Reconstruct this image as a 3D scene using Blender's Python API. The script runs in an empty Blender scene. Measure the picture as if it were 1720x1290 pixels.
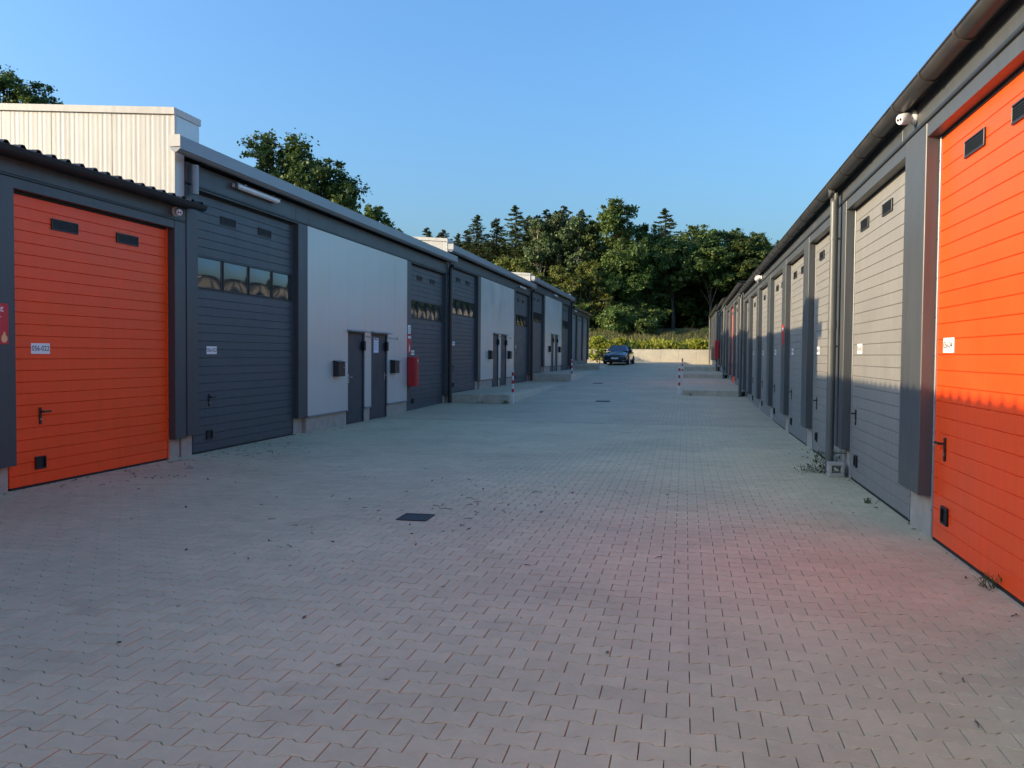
import bpy, bmesh, math, random
import numpy as np
from mathutils import Matrix, Vector

SC = bpy.context.scene
COL = SC.collection
random.seed(7)
RNG = np.random.default_rng(11)

# ------------------------------------------------------------------ camera
cam_d = bpy.data.cameras.new('camera')
cam = bpy.data.objects.new('camera', cam_d)
COL.objects.link(cam)
M = np.array([[0.97990465, 0.19930619, 0.00799499],
              [-0.01470114, 0.03219035, 0.99937363],
              [0.19892399, -0.97940841, 0.0344735]])
mw = Matrix([list(r) for r in M.T]).to_4x4()
mw.translation = Vector((0, 0, 1.6))
cam.matrix_world = mw
cam_d.sensor_width = 36
cam_d.lens = 36 * 1430 / 1720
cam_d.clip_start = 0.05
cam_d.clip_end = 5000
SC.camera = cam

# ------------------------------------------------------------------ light
SUN = Vector((-1.0, -0.37, 0.272)).normalized()          # towards the sun
SUN_EL = math.asin(SUN.z)
SUN_ROT = math.atan2(SUN.x, SUN.y)
W = bpy.data.worlds.new('World')
SC.world = W
W.use_nodes = True
nt = W.node_tree
nt.nodes.clear()
sky = nt.nodes.new('ShaderNodeTexSky')
sky.sky_type = 'NISHITA'
sky.sun_disc = False
sky.sun_elevation = SUN_EL
sky.sun_rotation = SUN_ROT
sky.air_density = 1.4
sky.dust_density = 4.2
sky.ozone_density = 7.2
bg = nt.nodes.new('ShaderNodeBackground')
bg.inputs['Strength'].default_value = 0.132
out = nt.nodes.new('ShaderNodeOutputWorld')
nt.links.new(sky.outputs[0], bg.inputs[0])
nt.links.new(bg.outputs[0], out.inputs[0])
sd = bpy.data.lights.new('sun', 'SUN')
sd.energy = 2.5
sd.angle = math.radians(0.5)
sd.color = (1.0, 0.77, 0.49)
sun = bpy.data.objects.new('sun', sd)
COL.objects.link(sun)
sun.rotation_euler = SUN.to_track_quat('Z', 'Y').to_euler()
sun.location = (-30, -20, 30)
SC.view_settings.view_transform = 'Standard'
SC.view_settings.look = 'None'
SC.view_settings.gamma = 1.0
SC.view_settings.use_curve_mapping = False
SC.view_settings.exposure = 1.62

# ------------------------------------------------------------------ helpers
class MB:
    """collects faces, builds one mesh"""
    def __init__(s):
        s.v = []; s.f = []; s.m = []; s.s = []
    def add(s, verts, faces, mat=0, smooth=False):
        b = len(s.v)
        s.v += [tuple(v) for v in verts]
        for f in faces:
            s.f.append([b + i for i in f]); s.m.append(mat); s.s.append(smooth)
        return s
    def box(s, x0, x1, y0, y1, z0, z1, mat=0, c=0.0):
        if x1 < x0: x0, x1 = x1, x0
        if y1 < y0: y0, y1 = y1, y0
        if z1 < z0: z0, z1 = z1, z0
        if c <= 0:
            v = [(x, y, z) for x in (x0, x1) for y in (y0, y1) for z in (z0, z1)]
            return s.add(v, [(0, 1, 3, 2), (4, 6, 7, 5), (0, 4, 5, 1), (2, 3, 7, 6), (0, 2, 6, 4), (1, 5, 7, 3)], mat)
        c = min(c, (x1 - x0) * .45, (y1 - y0) * .45, (z1 - z0) * .45)
        bm = bmesh.new()
        bmesh.ops.create_cube(bm, size=1)
        for vv in bm.verts:
            vv.co = Vector(((x0 + x1) / 2 + vv.co.x * (x1 - x0), (y0 + y1) / 2 + vv.co.y * (y1 - y0), (z0 + z1) / 2 + vv.co.z * (z1 - z0)))
        bmesh.ops.bevel(bm, geom=bm.edges[:], offset=c, segments=1, affect='EDGES', profile=.5)
        s.addbm(bm, mat)
        return s
    def addbm(s, bm, mat=0, smooth=False):
        bm.verts.index_update()
        s.add([v.co[:] for v in bm.verts], [[v.index for v in f.verts] for f in bm.faces], mat, smooth)
        bm.free()
    def tube(s, pts, r, n=10, mat=0, smooth=True, caps=True):
        pts = [Vector(p) for p in pts]
        rs = r if isinstance(r, (list, tuple)) else [r] * len(pts)
        rings = []
        up = None
        for i, p in enumerate(pts):
            t = (pts[min(i + 1, len(pts) - 1)] - pts[max(i - 1, 0)]).normalized()
            if up is None:
                up = t.orthogonal().normalized()
            a = (up - t * up.dot(t)).normalized(); up = a
            b = t.cross(a)
            rings.append([p + (a * math.cos(2 * math.pi * k / n) + b * math.sin(2 * math.pi * k / n)) * rs[i] for k in range(n)])
        v = [q for rg in rings for q in rg]
        f = []
        for i in range(len(pts) - 1):
            for k in range(n):
                f.append((i * n + k, i * n + (k + 1) % n, (i + 1) * n + (k + 1) % n, (i + 1) * n + k))
        s.add(v, f, mat, smooth)
        if caps:
            s.add(rings[0], [list(range(n))[::-1]], mat)
            s.add(rings[-1], [list(range(n))], mat)
        return s
    def prism(s, poly, axis, a0, a1, mat=0, smooth=False):
        """poly: 2d outline in the two other axes (order x,y,z), extruded along axis"""
        n = len(poly)
        def P(p, a):
            if axis == 'y': return (p[0], a, p[1])
            if axis == 'x': return (a, p[0], p[1])
            return (p[0], p[1], a)
        v = [P(p, a0) for p in poly] + [P(p, a1) for p in poly]
        f = [(i, (i + 1) % n, n + (i + 1) % n, n + i) for i in range(n)]
        s.add(v, f, mat, smooth)
        s.add(v[:n], [list(range(n))[::-1]], mat)
        s.add(v[n:], [list(range(n))], mat)
        return s
    def mesh(s, name, mats, recalc=True):
        me = bpy.data.meshes.new(name)
        me.from_pydata(s.v, [], s.f)
        for m in (mats if isinstance(mats, (list, tuple)) else [mats]):
            me.materials.append(m)
        me.polygons.foreach_set('material_index', s.m)
        me.polygons.foreach_set('use_smooth', s.s)
        if recalc:
            bm = bmesh.new(); bm.from_mesh(me)
            bmesh.ops.recalc_face_normals(bm, faces=bm.faces)
            bm.to_mesh(me); bm.free()
        me.update()
        return me
    def build(s, name, mats, parent=None, loc=(0, 0, 0), recalc=True):
        return put(name, s.mesh(name, mats, recalc), parent, loc)

def put(name, me, parent=None, loc=(0, 0, 0)):
    o = bpy.data.objects.new(name, me)
    COL.objects.link(o)
    o.parent = parent
    o.location = loc
    return o

def thing(name, label, cat, loc=(0, 0, 0), group=None, rz=0.0):
    o = bpy.data.objects.new(name, None)
    o.empty_display_size = .3
    COL.objects.link(o)
    o.location = loc
    o.rotation_euler = (0, 0, rz)
    return tag(o, label, cat, group)

def tag(o, label=None, cat=None, group=None, kind=None):
    if label: o['label'] = label
    if cat: o['category'] = cat
    if group: o['group'] = group
    if kind: o['kind'] = kind
    return o

CACHE = {}
def cached(key, fn):
    if key not in CACHE:
        CACHE[key] = fn()
    return CACHE[key]

def copy_tree(o, parent=None):
    c = o.copy(); COL.objects.link(c)
    if parent is not None: c.parent = parent
    for ch in list(o.children): copy_tree(ch, c)
    return c

def text_faces(body, size):
    cu = bpy.data.curves.new('t', 'FONT')
    cu.body = body; cu.size = size; cu.align_x = 'CENTER'; cu.align_y = 'CENTER'; cu.resolution_u = 3
    cu.offset = size * .012
    ob = bpy.data.objects.new('t', cu)
    COL.objects.link(ob)
    dg = bpy.context.evaluated_depsgraph_get()
    me = bpy.data.meshes.new_from_object(ob.evaluated_get(dg))
    v = [tuple(q.co) for q in me.vertices]
    f = [list(p.vertices) for p in me.polygons]
    bpy.data.objects.remove(ob); bpy.data.curves.remove(cu); bpy.data.meshes.remove(me)
    return v, f

# ------------------------------------------------------------------ materials
def new_mat(name):
    m = bpy.data.materials.new(name)
    m.use_nodes = True
    n = m.node_tree.nodes; l = m.node_tree.links
    n.clear()
    o = n.new('ShaderNodeOutputMaterial')
    p = n.new('ShaderNodeBsdfPrincipled')
    l.new(p.outputs[0], o.inputs[0])
    return m, n, l, p

def mat(name, col, rough=.5, metal=0.0, var=.12, scale=3.0, bump=0.0, bscale=120.0, spec=.5, coat=0.0, stretch=None, rvar=.08, wear=0.0):
    m, n, l, p = new_mat(name)
    tc = n.new('ShaderNodeNewGeometry')
    vec = tc.outputs['Position']
    if stretch:
        mp = n.new('ShaderNodeMapping'); mp.inputs['Scale'].default_value = stretch
        l.new(vec, mp.inputs[0]); vec = mp.outputs[0]
    no = n.new('ShaderNodeTexNoise')
    no.inputs['Scale'].default_value = scale; no.inputs['Detail'].default_value = 6; no.inputs['Roughness'].default_value = .65
    l.new(vec, no.inputs['Vector'])
    mr = n.new('ShaderNodeMapRange')
    mr.inputs[1].default_value = .25; mr.inputs[2].default_value = .75
    mr.inputs[3].default_value = 1 - var; mr.inputs[4].default_value = 1 + var
    l.new(no.outputs[0], mr.inputs[0])
    vm = n.new('ShaderNodeVectorMath'); vm.operation = 'SCALE'
    vm.inputs[0].default_value = col
    fac = mr.outputs[0]
    if wear > 0:
        # rain streaks and blotchy dust
        mp2 = n.new('ShaderNodeMapping'); mp2.inputs['Scale'].default_value = (7, 7, .5)
        l.new(tc.outputs['Position'], mp2.inputs[0])
        ns = n.new('ShaderNodeTexNoise'); ns.inputs['Scale'].default_value = 1.6; ns.inputs['Detail'].default_value = 6
        l.new(mp2.outputs[0], ns.inputs['Vector'])
        m3 = n.new('ShaderNodeMapRange'); m3.inputs[1].default_value = .35; m3.inputs[2].default_value = .72
        m3.inputs[3].default_value = 1 + wear * .4; m3.inputs[4].default_value = 1 - wear
        l.new(ns.outputs[0], m3.inputs[0])
        mm = n.new('ShaderNodeMath'); mm.operation = 'MULTIPLY'
        l.new(fac, mm.inputs[0]); l.new(m3.outputs[0], mm.inputs[1]); fac = mm.outputs[0]
    l.new(fac, vm.inputs['Scale'])
    l.new(vm.outputs[0], p.inputs['Base Color'])
    r2 = n.new('ShaderNodeMapRange')
    r2.inputs[1].default_value = .3; r2.inputs[2].default_value = .7
    r2.inputs[3].default_value = max(0.02, rough - rvar); r2.inputs[4].default_value = min(1, rough + rvar)
    l.new(no.outputs[0], r2.inputs[0])
    l.new(r2.outputs[0], p.inputs['Roughness'])
    p.inputs['Metallic'].default_value = metal
    p.inputs['Specular IOR Level'].default_value = spec
    p.inputs['Coat Weight'].default_value = coat
    if bump > 0:
        nb = n.new('ShaderNodeTexNoise'); nb.inputs['Scale'].default_value = bscale; nb.inputs['Detail'].default_value = 3
        l.new(vec, nb.inputs['Vector'])
        b = n.new('ShaderNodeBump'); b.inputs['Strength'].default_value = bump; b.inputs['Distance'].default_value = .01
        l.new(nb.outputs[0], b.inputs['Height'])
        l.new(b.outputs[0], p.inputs['Normal'])
    return m

ANTH = mat('anthracite_cladding', (.062, .068, .072), .42, var=.10, scale=1.3, bump=.03, bscale=2.0, wear=.12)
ANTHD = mat('anthracite_door', (.062, .074, .084), .45, var=.08, scale=2.0, bump=.06, bscale=160, wear=.12)
ORANGE = mat('orange_door', (.93, .076, .004), .42, var=.05, scale=1.5, bump=.06, bscale=160, wear=.05)
GREYD = mat('light_grey_door', (.212, .208, .190), .5, var=.05, scale=1.5, bump=.06, bscale=160, wear=.07)
SILVER = mat('silver_panel', (.62, .62, .58), .36, metal=.34, var=.03, scale=1.0, bump=.02, bscale=3, wear=.02)
CREAM = mat('ribbed_white_metal', (.60, .58, .50), .45, var=.05, scale=2.0, wear=.12)
TRIM = mat('zinc_trim', (.27, .28, .29), .42, metal=.35, var=.08, scale=3)
ROOFB = mat('black_roof_sheet', (.018, .019, .021), .5, var=.2)
GUTR = mat('weathered_gutter', (.042, .039, .034), .38, metal=.1, var=.35, scale=5, stretch=(1, .6, 1))
CONC = mat('concrete', (.38, .345, .29), .85, var=.22, scale=5, bump=.25, bscale=60)
CONCW = mat('pale_wall_concrete', (.52, .48, .37), .85, var=.16, scale=1.2, bump=.2, bscale=20)
KERBC = mat('kerb_concrete', (.50, .44, .34), .88, var=.28, scale=4, bump=.3, bscale=60)
BLACK = mat('black_plastic', (.008, .008, .009), .45, var=.2)
DARK = mat('dark_metal', (.022, .025, .028), .42, var=.2)
PIPEM = mat('grey_pipe', (.095, .10, .097), .4, var=.1)
RUBBER = mat('rubber_seal', (.012, .012, .012), .7)
STEEL = mat('steel', (.55, .55, .55), .3, metal=1.0)
WHITE = mat('white_paint', (.72, .72, .70), .45, var=.10, scale=8)
WPLATE = mat('white_plate', (.80, .80, .78), .4, var=.03)
INK = mat('black_ink', (.01, .01, .01), .5)
RED = mat('red_paint', (.42, .012, .02), .38, var=.10, scale=6)
REDS = mat('red_sign', (.55, .02, .03), .42, var=.04)
REDW = mat('red_band', (.50, .02, .035), .5, var=.15, scale=10)
MBOX = mat('mailbox_black', (.016, .019, .021), .4, var=.15)
PDOOR = mat('personnel_door_grey', (.040, .046, .056), .45, var=.1)
PAPER = mat('paper', (.74, .72, .78), .7, var=.03)
CAMW = mat('camera_white', (.66, .67, .68), .35)
DIFFU = mat('lamp_diffuser', (.78, .77, .74), .35)
BARK = mat('bark', (.075, .058, .042), .9, var=.4, scale=6, bump=.5, bscale=25)
PALEBARK = mat('pale_bark', (.30, .27, .22), .85, var=.3, scale=6)
IRON = mat('cast_iron', (.028, .025, .024), .6, var=.35, scale=30)
FLAME = mat('flame_print', (.85, .45, .20), .5)

def glass_mat(name, col, rough):
    m, n, l, p = new_mat(name)
    p.inputs['Base Color'].default_value = (*col, 1)
    p.inputs['Roughness'].default_value = rough
    p.inputs['Specular IOR Level'].default_value = .75
    p.inputs['Coat Weight'].default_value = .4
    p.inputs['Coat Roughness'].default_value = .03
    return m
PANE = glass_mat('door_pane', (.030, .036, .038), .05)
CARGL = glass_mat('car_glass', (.010, .014, .020), .04)
CARP = mat('car_paint', (.030, .042, .060), .25, metal=.4, coat=.8, var=.03)
HEADL = glass_mat('headlight_lens', (.45, .48, .50), .08)

def paver_mat(name, geo):
    m, n, l, p = new_mat(name)
    g = n.new('ShaderNodeNewGeometry')
    big = n.new('ShaderNodeTexNoise'); big.inputs['Scale'].default_value = .55; big.inputs['Detail'].default_value = 5
    mid = n.new('ShaderNodeTexNoise'); mid.inputs['Scale'].default_value = 9; mid.inputs['Detail'].default_value = 6; mid.inputs['Roughness'].default_value = .7
    fine = n.new('ShaderNodeTexNoise'); fine.inputs['Scale'].default_value = 420; fine.inputs['Detail'].default_value = 2
    for q in (big, mid, fine): l.new(g.outputs['Position'], q.inputs['Vector'])
    def rng(src, a, b, lo=.25, hi=.75):
        r = n.new('ShaderNodeMapRange'); r.inputs[1].default_value = lo; r.inputs[2].default_value = hi
        r.inputs[3].default_value = a; r.inputs[4].default_value = b
        l.new(src, r.inputs[0]); return r.outputs[0]
    def mul(a, b):
        q = n.new('ShaderNodeMath'); q.operation = 'MULTIPLY'; l.new(a, q.inputs[0]); l.new(b, q.inputs[1]); return q.outputs[0]
    f = mul(mul(rng(big.outputs[0], .86, 1.13), rng(mid.outputs[0], .90, 1.10)), rng(fine.outputs[0], .82, 1.18))
    if geo:
        a1 = n.new('ShaderNodeAttribute'); a1.attribute_type = 'GEOMETRY'; a1.attribute_name = 'tint'
        a2 = n.new('ShaderNodeAttribute'); a2.attribute_type = 'OBJECT'; a2.attribute_name = 'tint'
        ad = n.new('ShaderNodeMath'); ad.operation = 'ADD'
        l.new(a1.outputs['Fac'], ad.inputs[0]); l.new(a2.outputs['Fac'], ad.inputs[1])
        f = mul(f, rng(ad.outputs[0], .945, 1.055, 0, 1))
        base = (.55, .46, .285)
    else:
        # joints too fine to resolve from afar: running-bond pattern in the material
        br = n.new('ShaderNodeTexBrick'); br.inputs['Scale'].default_value = 1
        br.inputs['Brick Width'].default_value = .207; br.inputs['Row Height'].default_value = .142
        br.inputs['Mortar Size'].default_value = .004; br.inputs['Color1'].default_value = (1, 1, 1, 1)
        br.inputs['Color2'].default_value = (.88, .88, .88, 1); br.inputs['Mortar'].default_value = (.3, .3, .3, 1)
        l.new(g.outputs['Position'], br.inputs['Vector'])
        f = mul(f, br.outputs['Color'])
        base = (.55, .442, .278)
    # soft dark traffic stains
    st = n.new('ShaderNodeTexNoise'); st.inputs['Scale'].default_value = 1.7; st.inputs['Detail'].default_value = 7; st.inputs['Distortion'].default_value = .8
    l.new(g.outputs['Position'], st.inputs['Vector'])
    f = mul(f, rng(st.outputs[0], 1.0, .80, .55, .80))
    vm = n.new('ShaderNodeVectorMath'); vm.operation = 'SCALE'; vm.inputs[0].default_value = base
    l.new(f, vm.inputs['Scale'])
    l.new(vm.outputs[0], p.inputs['Base Color'])
    p.inputs['Roughness'].default_value = .62
    p.inputs['Specular IOR Level'].default_value = .42
    b = n.new('ShaderNodeBump'); b.inputs['Strength'].default_value = .35; b.inputs['Distance'].default_value = .002
    l.new(fine.outputs[0], b.inputs['Height']); l.new(b.outputs[0], p.inputs['Normal'])
    return m
PAVER = paver_mat('paver_concrete', True)
PAVFAR = paver_mat('paving_far', False)
SAND = mat('joint_sand', (.040, .036, .030), .95, var=.3, scale=30)

def leaf_mat(name, c1, c2, trans=.3):
    m = bpy.data.materials.new(name); m.use_nodes = True
    n = m.node_tree.nodes; l = m.node_tree.links; n.clear()
    o = n.new('ShaderNodeOutputMaterial')
    at = n.new('ShaderNodeAttribute'); at.attribute_name = 'tint'
    rmp = n.new('ShaderNodeMix'); rmp.data_type = 'RGBA'
    rmp.inputs[6].default_value = (*c1, 1); rmp.inputs[7].default_value = (*c2, 1)
    l.new(at.outputs['Fac'], rmp.inputs[0])
    oi = n.new('ShaderNodeObjectInfo')
    hs = n.new('ShaderNodeHueSaturation')
    mr = n.new('ShaderNodeMapRange'); mr.inputs[3].default_value = .80; mr.inputs[4].default_value = 1.2
    l.new(oi.outputs['Random'], mr.inputs[0]); l.new(mr.outputs[0], hs.inputs['Value'])
    mr2 = n.new('ShaderNodeMapRange'); mr2.inputs[3].default_value = .485; mr2.inputs[4].default_value = .515
    l.new(oi.outputs['Random'], mr2.inputs[0]); l.new(mr2.outputs[0], hs.inputs['Hue'])
    l.new(rmp.outputs[2], hs.inputs['Color'])
    d = n.new('ShaderNodeBsdfPrincipled'); d.inputs['Roughness'].default_value = .55; d.inputs['Specular IOR Level'].default_value = .3
    t = n.new('ShaderNodeBsdfTranslucent')
    mx = n.new('ShaderNodeMixShader'); mx.inputs[0].default_value = trans
    l.new(hs.outputs[0], d.inputs['Base Color']); l.new(hs.outputs[0], t.inputs['Color'])
    l.new(d.outputs[0], mx.inputs[1]); l.new(t.outputs[0], mx.inputs[2]); l.new(mx.outputs[0], o.inputs[0])
    return m
LEAF = leaf_mat('broad_leaves', (.066, .112, .024), (.115, .165, .036))
LEAFY = leaf_mat('yellowing_leaves', (.105, .14, .026), (.21, .22, .045))
NEEDLE = leaf_mat('needles', (.058, .088, .030), (.110, .140, .048), .15)
WEEDL = leaf_mat('weed_leaves', (.20, .26, .025), (.40, .42, .05), .4)
DRYG = leaf_mat('dry_grass', (.085, .10, .03), (.20, .18, .07), .3)
GRASS = leaf_mat('grass_blades', (.05, .085, .018), (.11, .14, .03), .3)
LITTER = leaf_mat('leaf_litter_brown', (.035, .024, .014), (.16, .10, .05), .1)
SOIL = mat('forest_soil', (.060, .052, .032), .95, var=.4, scale=2, bump=.4, bscale=8)

# ------------------------------------------------------------------ ground
XL, XR = -7.5, 2.16          # door planes left and right
LSTART = [11.65, 26.3, 40.95, 55.6]
RSTART = [31.9, 45.4, 55.55]
LLEV = [0.0, 0.32, 0.66, 0.97]
RLEV = [0.0, 0.34, 0.66, 0.92]
YEND = 73.0

def lane(y):
    return float(np.interp(y, [0, 20, 26.5, 41, 55.6, 66, 73], [0, 0, .06, .36, .70, 1.0, 1.1]))
def sstep(a, b, x):
    t = min(1, max(0, (x - a) / (b - a))); return t * t * (3 - 2 * t)
def llev(y):
    return LLEV[sum(y >= s for s in LSTART[1:])]
def rlev(y):
    return RLEV[sum(y >= s for s in RSTART)]
def gz(x, y, yref=None):
    yr = y if yref is None else yref
    z = lane(y)
    z += ((.95 * lane(y) if yr < LSTART[1] else llev(yr)) - z) * sstep(-5.40, -5.62, x) if x < -5.40 else 0
    if x > -.3:
        rl = .9 * lane(y) if yr < RSTART[0] else rlev(yr) + (max(0, y - RSTART[0]) * .009 if yr < RSTART[1] else 0)
        z += (rl - lane(y)) * sstep(-.1, .1, x)
    return z

PW, PP, PH, PT = .207, .142, .021, .024
PX0, PY0 = .044, 3.72
def paver_template(gx=.0021, gy=.0028, c=.0020):
    def ring(ix, iy, z):
        h = PH / 2; q = PW / 4; t = PT / 2
        top = [(-PW / 2 + ix, PP / 2 + h - iy), (-q - t - iy * .4, PP / 2 + h - iy), (-q + t - iy * .4, PP / 2 - h - iy), (q - t + iy * .4, PP / 2 - h - iy), (q + t + iy * .4, PP / 2 + h - iy), (PW / 2 - ix, PP / 2 + h - iy)]
        return [(x, y, z) for x, y in top] + [(x, -y, z) for x, y in reversed(top)]
    v = ring(gx + c, gy + c, 0) + ring(gx, gy, -c) + ring(gx, gy, -.03)
    n = 12
    f = [list(range(n))[::-1]]
    side = []
    for k in range(2):
        for i in range(n):
            side.append((k * n + i, k * n + (i + 1) % n, (k + 1) * n + (i + 1) % n, (k + 1) * n + i))
    return v, f, side
PV, PF, PS = paver_template()
# the yard: the paved surface, its bedding and the paving stones as its pieces
yard = MB()
yard.add([(XL - .3, -30, -.014), (XR + .3, -30, -.014), (XR + .3, 20.05, -.014), (XL - .3, 20.05, -.014)], [(0, 1, 2, 3)])
yard_o = tag(yard.build('paved_yard', SAND, recalc=False), kind='structure')
cells = []
for r in range(int((1.4 - PY0) / PP), int((20 - PY0) / PP) + 1):
    yc = PY0 + r * PP
    off = PX0 + PW / 2 + (PW / 2 if r % 2 else 0)
    for k in range(-40, 14):
        xc = off + k * PW
        if XL - .12 < xc < XR + .10:
            cells.append((xc, yc))
cells = np.array(cells)
# the ones that show largest in the photograph: nearest inside the frame
cc = (M @ np.stack([cells[:, 0], cells[:, 1], np.full(len(cells), -1.6)])).T
px = 860 + 1430 * cc[:, 0] / -cc[:, 2]; py = 645 - 1430 * cc[:, 1] / -cc[:, 2]
vis = (cc[:, 2] < -.3) & (px > -10) & (px < 1730) & (py < 1300)
dist = np.where(vis, -cc[:, 2], 1e9)
near = np.argsort(dist)[:300]
pm = MB(); pm.add(PV, PF); pm.add(PV, PS)
pmesh = pm.mesh('paving_stone', PAVER)
isn = np.zeros(len(cells), bool); isn[near] = True
for i in near:
    o = put('paving_stone', pmesh, yard_o, (cells[i, 0], cells[i, 1], RNG.normal(0, .0006)))
    o.rotation_euler = (RNG.normal(0, .003), RNG.normal(0, .003), RNG.normal(0, .004))
    o['tint'] = float(RNG.random())
rest = cells[~isn]
tv = np.array(PV); nv = len(tv); nc = len(rest)
ang = RNG.normal(0, .004, nc); tx = RNG.normal(0, .003, nc); ty = RNG.normal(0, .003, nc)
vx = tv[None, :, 0] * np.cos(ang)[:, None] - tv[None, :, 1] * np.sin(ang)[:, None] + rest[:, 0:1]
vy = tv[None, :, 0] * np.sin(ang)[:, None] + tv[None, :, 1] * np.cos(ang)[:, None] + rest[:, 1:2]
vz = tv[None, :, 2] + tv[None, :, 0] * tx[:, None] + tv[None, :, 1] * ty[:, None] + RNG.normal(0, .0006, nc)[:, None]
allv = np.stack([vx, vy, vz], -1).reshape(-1, 3)
top = (np.array(PF[0])[None, :] + (np.arange(nc) * nv)[:, None])
sd_ = (np.array(PS)[None] + (np.arange(nc) * nv)[:, None, None]).reshape(-1, 4)
me = bpy.data.meshes.new('paving_stones')
me.vertices.add(len(allv)); me.vertices.foreach_set('co', allv.ravel())
loops = np.concatenate([top.ravel(), sd_[:, ::-1].ravel()])
starts = np.concatenate([np.arange(nc) * 12, nc * 12 + np.arange(len(sd_)) * 4])
me.loops.add(len(loops)); me.loops.foreach_set('vertex_index', loops.astype(np.int32))
me.polygons.add(len(starts)); me.polygons.foreach_set('loop_start', starts.astype(np.int32))
me.update(calc_edges=True)
me.polygons.foreach_set('use_smooth', np.zeros(len(starts), bool))
a = me.attributes.new('tint', 'FLOAT', 'POINT')
a.data.foreach_set('value', np.repeat(RNG.random(nc), nv).astype(np.float32))
me.materials.append(PAVER)
bmx = bmesh.new(); bmx.from_mesh(me); bmesh.ops.recalc_face_normals(bmx, faces=bmx.faces); bmx.to_mesh(me); bmx.free()
tag(put('paving_stones', me, yard_o), kind='stuff')

# paving beyond and behind the built stones
def grid_ground():
    mb = MB()
    xs = [XL - .3, -7.3, -6.9, -6.5] + [-5.9, -5.62, -5.57, -5.51, -5.45, -5.4, -5.2, -4.6, -3.5, -2.5, -1.5, -.7] + [-.3, -.1, -.05, 0, .05, .1, .4, .8, 1.3, 1.8, XR + .3]
    br = sorted(set([20.0] + LSTART[1:] + RSTART + [YEND + .1]))
    for a, b in zip(br[:-1], br[1:]):
        n = max(2, int((b - a) / .6))
        ys = [a + (b - a) * i / n for i in range(n + 1)]
        mid = (a + b) / 2
        v = [(x, y, gz(x, y, mid)) for y in ys for x in xs]
        nx = len(xs)
        mb.add(v, [(j * nx + i, j * nx + i + 1, (j + 1) * nx + i + 1, (j + 1) * nx + i) for j in range(n) for i in range(nx - 1)], 0, True)
    return mb
tag(grid_ground().build('far_pavement', PAVFAR, recalc=False), kind='structure')
nb = MB(); nb.add([(XL - .3, -30, 0), (XR + .3, -30, 0), (XR + .3, 1.33, 0), (XL - .3, 1.33, 0)], [(0, 1, 2, 3)])
tag(nb.build('near_pavement', PAVFAR, recalc=False), kind='structure')

# open land all round and the wooded rise behind the retaining wall
land = MB()
R_ = 2500
land.add([(-R_, -R_, -.35), (R_, -R_, -.35), (R_, R_, -.35), (-R_, R_, -.35)], [(0, 1, 2, 3)])
tag(land.build('ground', SOIL, recalc=False), kind='structure')
def hill_z(x, y):
    t = max(0, y - YEND)
    return 2.12 + .11 * min(t, 20) + .05 * max(0, min(t - 20, 60)) + .12 * math.sin(x * .35 + y * .21) * min(1, t / 4) + .08 * math.sin(x * .9 - y * .5) * min(1, t / 4)
hb = MB()
hx = list(np.concatenate([np.linspace(-160, -24, 24), np.linspace(-22, 24, 47), np.linspace(28, 160, 22)]))
hy = list(np.concatenate([np.linspace(YEND + .02, 100, 30), np.linspace(104, 240, 18)]))
nx = len(hx)
hb.add([(x, y, hill_z(x, y)) for y in hy for x in hx], [(j * nx + i, j * nx + i + 1, (j + 1) * nx + i + 1, (j + 1) * nx + i) for j in range(len(hy) - 1) for i in range(nx - 1)], 0, True)
tag(hb.build('hillside', SOIL, recalc=False), kind='structure')

# ------------------------------------------------------------------ buildings
def slat_mesh(w, h, m):
    def f():
        t = .04; c = .0055; g = .001
        mb = MB()
        prof = [(-t, g), (-.007, g), (0, c), (0, h - c), (-.007, h - g), (-t, h - g)]
        mb.prism(prof, 'y', 0, w)
        return mb.mesh('door_slat', m)
    return cached(('slat', round(w, 3), round(h, 4), m.name), f)

def slats_joined(w, h, n, m):
    def f():
        t = .04; c = .0055; g = .001
        mb = MB()
        for k in range(n):
            prof = [(-t, k * h + g), (-.007, k * h + g), (0, k * h + c), (0, (k + 1) * h - c), (-.007, (k + 1) * h - g), (-t, (k + 1) * h - g)]
            mb.prism(prof, 'y', 0, w)
        return mb.mesh('door_panel', m)
    return cached(('slats', round(w, 3), round(h, 4), n, m.name), f)

def vent_mesh(w=.46, h=.135):
    def f():
        mb = MB()
        mb.box(.0015, .006, 0, w, 0, h, 0)
        for (a, b, c, d) in ((0, w, 0, .014), (0, w, h - .014, h), (0, .014, .014, h - .014), (w - .014, w, .014, h - .014)):
            mb.box(.006, .018, a, b, c, d, 1, .002)
        n = 5
        for k in range(n):
            z = .016 + (h - .032) * (k + .5) / n
            mb.add([(.007, .0145, z - .001), (.016, .0145, z - .010), (.016, w - .0145, z - .010), (.007, w - .0145, z - .001),
                    (.007, .0145, z + .003), (.016, .0145, z - .006), (.016, w - .0145, z - .006), (.007, w - .0145, z + .003)],
                   [(0, 1, 2, 3), (7, 6, 5, 4), (0, 4, 5, 1), (1, 5, 6, 2), (2, 6, 7, 3), (3, 7, 4, 0)], 1)
        return mb.mesh('vent_grille', [BLACK, DARK])
    return cached(('vent', w, h), f)

def handle_mesh():
    def f():
        mb = MB()
        mb.box(.001, .014, -.02, .02, -.13, .07, 0, .004)
        mb.tube([(.012, 0, .02), (.055, 0, .02)], .010, 10)
        mb.tube([(.055, -.010, .02), (.055, .115, .02)], .011, 10)
        mb.tube([(.012, 0, -.07), (.020, 0, -.07)], .014, 10, 1)
        return mb.mesh('door_handle', [BLACK, STEEL])
    return cached('handle', f)

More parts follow.
